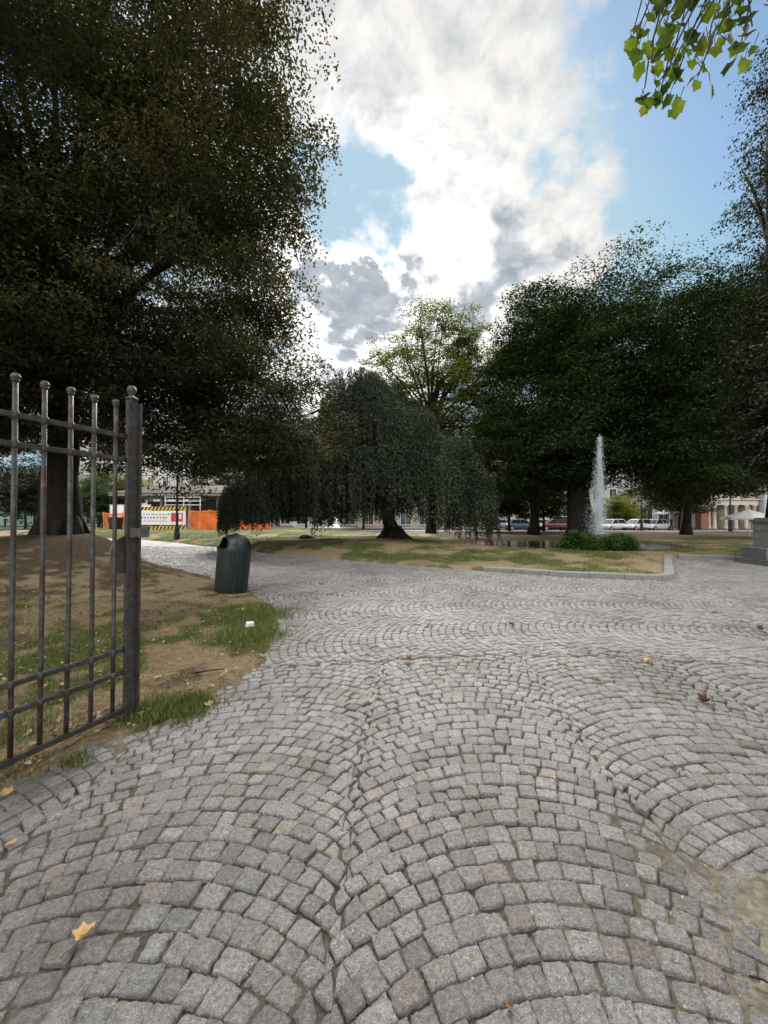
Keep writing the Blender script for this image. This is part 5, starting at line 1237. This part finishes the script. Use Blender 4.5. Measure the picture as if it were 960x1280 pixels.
# ------------------------------------------------------------------ cars
def car(label, x, y, rz, paint, kind='hatch'):
    root = thing('parked_car', label, 'car', (x, y, 0.0), rz, 'cars parked along the street')
    L = 4.1; hw = 0.86; zr = 1.47 if kind != 'van' else 1.85
    st = [(-2.05, 0.70, 0.42, 0.62), (-2.0, 0.78, 0.30, 0.80), (-1.75, 0.84, 0.24, 0.90), (-1.0, hw, 0.22, 0.94), (0, hw, 0.22, 0.93), (0.8, hw, 0.22, 0.91), (1.4, 0.84, 0.24, 0.84), (1.85, 0.78, 0.28, 0.70), (2.02, 0.66, 0.36, 0.56)]
    b = MB(); vs = []
    for (xx, w_, z0, z1_) in st:
        zm = (z0 + z1_) / 2
        for (yy, zz) in ((-w_ * .86, z0), (w_ * .86, z0), (w_, z0 + 0.12), (w_ * 1.0, zm + 0.05), (w_ * .96, z1_ - 0.05), (w_ * .84, z1_), (-w_ * .84, z1_), (-w_ * .96, z1_ - 0.05), (-w_ * 1.0, zm + 0.05), (-w_, z0 + 0.12)): vs.append((xx, yy, zz))
    m = len(st); fs = [(i * 10 + j, i * 10 + (j + 1) % 10, (i + 1) * 10 + (j + 1) % 10, (i + 1) * 10 + j) for i in range(m - 1) for j in range(10)] + [tuple(range(10)), tuple((m - 1) * 10 + j for j in range(10))]
    b.add(vs, fs); b.build('body', MT[paint], root, smooth=True)
    back = -1.85 if kind != 'sedan' else -1.45
    lo = [(back, 0.76), (-0.2, 0.78), (1.15, 0.76)]; hi = [(back + 0.38, 0.58), (-0.2, 0.60), (0.42, 0.58)]
    g = MB(); vs = [(xx, -w_, 0.90) for xx, w_ in lo] + [(xx, w_, 0.90) for xx, w_ in lo[::-1]] + [(xx, -w_, zr - 0.05) for xx, w_ in hi] + [(xx, w_, zr - 0.05) for xx, w_ in hi[::-1]]
    g.add(vs, [(i, (i + 1) % 6, (i + 1) % 6 + 6, i + 6) for i in range(6)] + [(6, 7, 8, 9, 10, 11)]); g.build('window', MT['glass'], root)
    r_ = MB(); vs = [(xx, -w_ - .01, zr - 0.05) for xx, w_ in hi] + [(xx, w_ + .01, zr - 0.05) for xx, w_ in hi[::-1]] + [(xx * 0.9 - 0.03, -w_ * .85, zr + 0.01) for xx, w_ in hi] + [(xx * 0.9 - 0.03, w_ * .85, zr + 0.01) for xx, w_ in hi[::-1]]
    r_.add(vs, [(i, (i + 1) % 6, (i + 1) % 6 + 6, i + 6) for i in range(6)] + [(6, 7, 8, 9, 10, 11), (5, 4, 3, 2, 1, 0)])
    for s in (-1, 1):
        for (a, wa), (c, wc) in zip(lo, hi): r_.tube([(a, s * wa, 0.90), (c, s * wc, zr - 0.04)], 0.038, 5)
    r_.build('roof', MT[paint], root, smooth=False)
    for s in (-1, 1):
        for xx in (-1.28, 1.30):
            wr = bpy.data.objects.new('wheel', None); COL.objects.link(wr); wr.parent = root; wr.location = (xx, s * 0.78, 0.31)
            t = MB(); t.tube([(0, -0.11, 0), (0, -0.09, 0), (0, 0.09, 0), (0, 0.11, 0)], [0.27, 0.31, 0.31, 0.27], 20); t.build('tyre', MT['tyre'], wr)
            q = MB(); q.tube([(0, s * 0.10, 0), (0, s * 0.125, 0)], [0.20, 0.17], 14); q.build('rim', MT['rim'], wr)
        h = MB(); h.box((1.90, s * 0.58, 0.64), (0.14, 0.26, 0.13)); h.build('headlight', MT['lamp_glass'], root, bevel=0.03)
        h = MB(); h.box((-1.99, s * 0.62, 0.74), (0.08, 0.2, 0.2)); h.build('tail_light', MT['taillight'], root, bevel=0.03)
def cx(px, Y): return (px - 480) / F * Y
car('dark blue car parked left of the thick trunk, next to the weeping skirt', cx(650, 50), 50, R(0), 'car_blue', 'sedan')
car('silver car half hidden at the weeping skirt', cx(632, 54), 54, R(5), 'car_silver')
car('white car between the blue car and the red one', cx(674, 53.5), 53.5, R(180), 'car_white')
car('dark red car parked left of the thick trunk', cx(692, 50), 50, R(180), 'car_red')
car('white van partly hidden behind the thick trunk', cx(706, 55), 55, R(-25), 'car_white', 'van')
car('white car right beside the fountain jet', cx(765, 50.5), 50.5, R(205), 'car_white')
car('dark car between the two white cars right of the jet', cx(783, 55), 55, R(180), 'car_dark', 'sedan')
car('white car in the middle of the row right of the jet', cx(796, 50.5), 50.5, R(200), 'car_white', 'hatch')
car('black car behind the pole between the white cars', cx(808, 56), 56, R(180), 'car_dark')
car('white car with a person in dark clothes standing behind it', cx(820, 50.3), 50.3, R(200), 'car_white', 'sedan')

# ------------------------------------------------------------------ people
def person(label, x, y, z, rz, shirt, trousers, hair, seed, h=1.72, walk=0.12):
    r = random.Random(seed); bm = bmesh.new(); s = h / 1.72
    J = {'pelvis': (0, 0, .95), 'waist': (0, 0, 1.10), 'chest': (0, 0.01, 1.30), 'neck': (0, 0, 1.47), 'headl': (0, -0.02, 1.55), 'head': (0, -0.02, 1.64)}
    E = [('pelvis', 'waist'), ('waist', 'chest'), ('chest', 'neck'), ('neck', 'headl'), ('headl', 'head')]; RD = {'pelvis': .145, 'waist': .125, 'chest': .15, 'neck': .055, 'headl': .085, 'head': .095}
    for sd_, k in ((1, 'l'), (-1, 'r')):
        st = walk * sd_
        J.update({k + 'hip': (.09 * sd_, -st * .1, .88), k + 'knee': (.10 * sd_, -st * .8, .50), k + 'ankle': (.10 * sd_, -st * 1.2 + .04, .08), k + 'toe': (.12 * sd_, -st * 1.2 - .13, .04),
                  k + 'sh': (.18 * sd_, 0.01, 1.40), k + 'elb': (.24 * sd_, st * .6 + .02, 1.12), k + 'wri': (.24 * sd_, st * 1.0 - .08, .90), k + 'hand': (.235 * sd_, st * 1.1 - .11, .82)})
        E += [('pelvis', k + 'hip'), (k + 'hip', k + 'knee'), (k + 'knee', k + 'ankle'), (k + 'ankle', k + 'toe'), ('chest', k + 'sh'), (k + 'sh', k + 'elb'), (k + 'elb', k + 'wri'), (k + 'wri', k + 'hand')]
        RD.update({k + 'hip': .10, k + 'knee': .065, k + 'ankle': .045, k + 'toe': .04, k + 'sh': .065, k + 'elb': .047, k + 'wri': .033, k + 'hand': .036})
    names = list(J); idx = {n_: i for i, n_ in enumerate(names)}
    me = bpy.data.meshes.new('person'); me.from_pydata([tuple(c * s for c in J[n_]) for n_ in names], [(idx[a], idx[b]) for a, b in E], []); me.update()
    o = bpy.data.objects.new('person', me); COL.objects.link(o)
    sk = o.modifiers.new('skin', 'SKIN')
    for n_ in names:
        v = me.skin_vertices[0].data[idx[n_]]; v.radius = (RD[n_] * s, RD[n_] * s * (0.75 if n_ in ('chest', 'waist', 'pelvis') else 1)); v.use_root = n_ == 'pelvis'
    o.modifiers.new('sub', 'SUBSURF').levels = 1
    o.modifiers['sub'].render_levels = 1
    dg = bpy.context.evaluated_depsgraph_get(); nm = bpy.data.meshes.new_from_object(o.evaluated_get(dg)); o.modifiers.clear(); o.data = nm
    nm.materials.clear()
    for m_ in (skin_m, shirt, trousers, hair): nm.materials.append(m_)
    for p in nm.polygons:
        c = p.center / s
        p.material_index = 2 if (c.z < .98 and abs(c.x) < .2) else (1 if c.z < 1.45 and not (abs(c.x) > .19 and c.z < 1.0) else (3 if (c.z > 1.66 or (c.y > 0.0 and c.z > 1.54)) else 0)); p.use_smooth = True
    o.location = (x, y, z); o.rotation_euler = (0, 0, rz)
    tag(o, label, 'person', 'people on the street')
skin_m = surf('skin', [(0.35, 0.2, 0.14), (0.42, 0.25, 0.18)], 5, 0.6)
cl = {k: surf('cloth_' + k, [tuple(c * .8 for c in v), v], 9, 0.85) for k, v in {'black': (.015, .015, .017), 'navy': (.03, .035, .06), 'pink': (.45, .22, .22), 'blue': (.12, .22, .32), 'grey': (.12, .12, .12), 'hair': (.02, .014, .01)}.items()}
person('person in dark clothes standing at the back of the right white car', cx(833, 48), 47.2, 0.09, R(60), cl['black'], cl['black'], cl['hair'], 1)
person('person in dark clothes walking near the weeping skirt', cx(619, 46), 46.8, 0.09, R(90), cl['black'], cl['navy'], cl['hair'], 2)
person('second person in dark clothes walking a step ahead', cx(625, 46), 47.3, 0.09, R(95), cl['grey'], cl['black'], cl['hair'], 3)
person('person in a pink top beside the parasols', cx(868, 52), 60.0, 0.09, R(20), cl['pink'], cl['grey'], cl['hair'], 4)
person('person in a blue top under the parasol', cx(852, 52), 60.4, 0.09, R(-30), cl['blue'], cl['navy'], cl['hair'], 5)
person('person sitting dark on the wall left of the trunk', -57.0, 59.0, 0.05, R(10), cl['black'], cl['black'], cl['hair'], 6)
bpy.data.objects['person.005']['label'] = 'person in black standing by the teal wall far left'

# ------------------------------------------------------------------ parasols, awning, bench
def parasol(label, x, y, z, h, rad, mat):
    root = thing('parasol', label, 'parasol', (x, y, z), R(12), 'parasols of the street cafes')
    p = MB(); p.tube([(0, 0, 0), (0, 0, h + 0.1)], 0.03, 8); p.build('pole', MT['rim'], root)
    b = MB(); b.box((0, 0, 0.04), (0.6, 0.6, 0.08)); b.build('base', MT['dark_granite'], root)
    c = MB(); vs = [(0, 0, h)] + [(rad * math.cos(a) * (1 if i % 2 == 0 else 0.96), rad * math.sin(a) * (1 if i % 2 == 0 else 0.96), h - 0.62) for i, a in enumerate([k * math.pi / 4 for k in range(8)])] + [(rad * 0.99 * math.cos(k * math.pi / 4), rad * 0.99 * math.sin(k * math.pi / 4), h - 0.80) for k in range(8)]
    c.add(vs, [(0, 1 + i, 1 + (i + 1) % 8) for i in range(8)] + [(1 + i, 9 + i, 9 + (i + 1) % 8, 1 + (i + 1) % 8) for i in range(8)]); o = c.build('canopy', MT[mat], root)
    so3 = o.modifiers.new('cloth', 'SOLIDIFY'); so3.thickness = 0.01
parasol('white parasol low behind the stone pillar', cx(936, 30), 30.0, 0.1, 2.15, 1.75, 'white')
parasol('white parasol at the right of the arcade trees', cx(853, 58), 61.0, 0.09, 2.9, 1.9, 'white')
parasol('white parasol against the brick pier', cx(866, 58), 61.6, 0.09, 2.9, 1.9, 'white')
MT['awning'] = surf('sand_awning', [(0.45, 0.33, 0.2), (0.55, 0.42, 0.27)], 3, 0.8)
parasol('sand coloured parasol above the white car by the jet', cx(762, 58), 60.0, 0.09, 3.1, 2.4, 'awning')
def bench():
    root = thing('park_bench', 'dark park bench on the far lawn left of the beech trunk', 'bench', (-38.5, 44.0, 0.05), R(8))
    s = MB()
    for k in range(4): s.box((0, -0.18 + 0.12 * k, 0.45), (1.7, 0.10, 0.04))
    s.build('seat', MT['bark'], root)
    s = MB()
    for k in range(3): s.box((0, 0.27 + 0.02 * k, 0.60 + 0.13 * k), (1.7, 0.035, 0.10))
    s.build('backrest', MT['bark'], root)
    for q in (-1, 1):
        s = MB(); s.box((q * 0.7, 0, 0.21), (0.06, 0.48, 0.42)); s.box((q * 0.7, 0.26, 0.62), (0.06, 0.05, 0.50)); s.build('leg', MT['black'], root)
bench()

# ------------------------------------------------------------------ small things on the ground
def fallen(label, px, py, L, rot, mat, curl, seed, z=0.012):
    r = random.Random(seed); x, y, _ = gp(px, py, 0.0)
    shape = lobed_leaf(); n = len(shape)
    rings = [(u * k, 0.42 + (v - 0.42) * k) for k in (1.0, 0.55) for u, v in shape] + [(0, 0.42)]
    vs = []
    for u, v in rings:
        q = u * u * 3.2 + (v - 0.4) ** 2 * 1.6
        vs.append((u * L * (1 - 0.35 * curl), (v - 0.42) * L * (1 - 0.2 * curl), L * curl * q * 0.55 + r.uniform(-0.02, 0.03) * L))
    m = MB(); m.add(vs, [(i, (i + 1) % n, n + (i + 1) % n, n + i) for i in range(n)] + [(n + i, n + (i + 1) % n, 2 * n) for i in range(n)])
    root = m.build('fallen_leaf', mat, None, smooth=True)
    sl = root.modifiers.new('thick', 'SOLIDIFY'); sl.thickness = 0.0012
    st = MB(); st.tube([(0, -0.40 * L, 0.0), (0.02 * L, -0.75 * L, 0.004), (0.08 * L, -1.15 * L, 0.0)], [0.0016, 0.0013, 0.001], 5); st.build('stalk', mat, root)
    root.location = (x, y, z); root.rotation_euler = (R(r.uniform(-12, 12)), R(r.uniform(-12, 12)), R(rot))
    tag(root, label, 'leaf', 'fallen leaves on the paving')
T_, D_, B_ = MT['deadleaf_tan'], MT['deadleaf'], MT['deadleaf_brown']
fallen('large yellow leaf with a long stalk nearest the camera', 112, 1165, 0.085, -28, T_, 0.75, 1)
fallen('tan leaf on the stones by the bottom rail of the gate', 13, 990, 0.075, 60, T_, 0.5, 2)
fallen('small tan leaf below the gate corner', 20, 1052, 0.05, 80, T_, 0.4, 3)
fallen('curled orange leaf in the middle of the paving', 511, 825, 0.11, 90, D_, 0.9, 4)
fallen('dark crumpled leaf near the middle of the paving', 495, 880, 0.05, 20, B_, 0.9, 5)
fallen('small brown leaf just left of the dark crumpled one', 473, 869, 0.06, 110, D_, 0.8, 6)
fallen('crumpled red brown leaf toward the right edge', 877, 877, 0.12, 70, B_, 0.95, 7)
fallen('thin brown leaf lying flat right of the middle', 745, 851, 0.085, 95, D_, 0.5, 8)
fallen('pale brown leaf on the arcs right of the middle', 808, 827, 0.10, 85, T_, 0.6, 9)
fallen('brown leaf on the far arcs toward the kerb', 638, 781, 0.12, 75, D_, 0.6, 10)
fallen('dark brown leaf at the right edge of the far arcs', 948, 787, 0.12, 60, B_, 0.8, 11)
fallen('pale leaf far back before the kerb corner', 890, 765, 0.11, 85, T_, 0.4, 12)
fallen('large pale leaf lying beside the front grass tuft', 262, 882, 0.085, 75, T_, 0.5, 13, 0.02)
fallen('small brown leaf caught between stones at the bottom', 634, 1250, 0.03, 40, D_, 0.7, 14)
fallen('tiny yellow leaf on the stones right of the centre line', 690, 971, 0.03, 15, T_, 0.5, 15)
def cover():
    root = thing('iron_cover', 'small square iron cover let into the paving by the grass', 'drain cover', (-1.38, 5.87, 0.0), R(-4))
    f = MB(); f.box((0, 0, -0.02), (0.50, 0.32, 0.05)); f.build('frame', MT['granite'], root, bevel=0.006)
    l = MB(); l.box((0.02, 0, 0.007), (0.36, 0.24, 0.008)); l.build('lid', MT['dark_granite'], root, bevel=0.002)
cover()
def small_paper():
    x, y, _ = gp(313, 781, 0.06); b = MB()
    b.add([(-.06, -.04, 0), (.06, -.045, 0), (.065, .04, 0), (-.055, .045, 0), (-.05, -.03, .055), (.045, -.035, .07), (.05, .03, .06), (-.045, .035, .065)], [(0, 3, 2, 1), (4, 5, 6, 7), (0, 1, 5, 4), (1, 2, 6, 5), (2, 3, 7, 6), (3, 0, 4, 7)])
    o = b.build('crumpled_carton', MT['white'], bevel=0.008); o.location = (x, y, float(h1(np.array([(x, y)]))[0][0]) + 0.02); o.rotation_euler = (0.1, 0.05, 0.5); tag(o, 'crumpled white carton in the grass by the path', 'litter')
small_paper()
def stick(label, pts, rad):
    b = MB(); k = len(pts); b.tube(pts, [rad * (1 - 0.5 * i / (k - 1)) for i in range(k)], 6); mid = pts[k // 2]; d = Vector(pts[-1]) - Vector(pts[0]); b.tube([mid, Vector(mid) + Vector((d.y, -d.x, 0)) * 0.22 + Vector((0, 0, .01))], [rad * .6, rad * .3], 5)
    tag(b.build('twig', MT['bark']), label, 'twig')
x, y, _ = gp(262, 840, 0.03); stick('dark twig on the bare soil above the front tuft', [(x - .13, y - .05, .05), (x, y, .055), (x + .13, y + .06, .05)], 0.008)
x, y, _ = gp(945, 1235, 0.0); stick('dark twig on the stones at the lower right edge', [(x + .0, y + .05, .012), (x + .03, y + .035, .018), (x + .05, y + .025, .014), (x + .09, y + .02, .012)], 0.004)
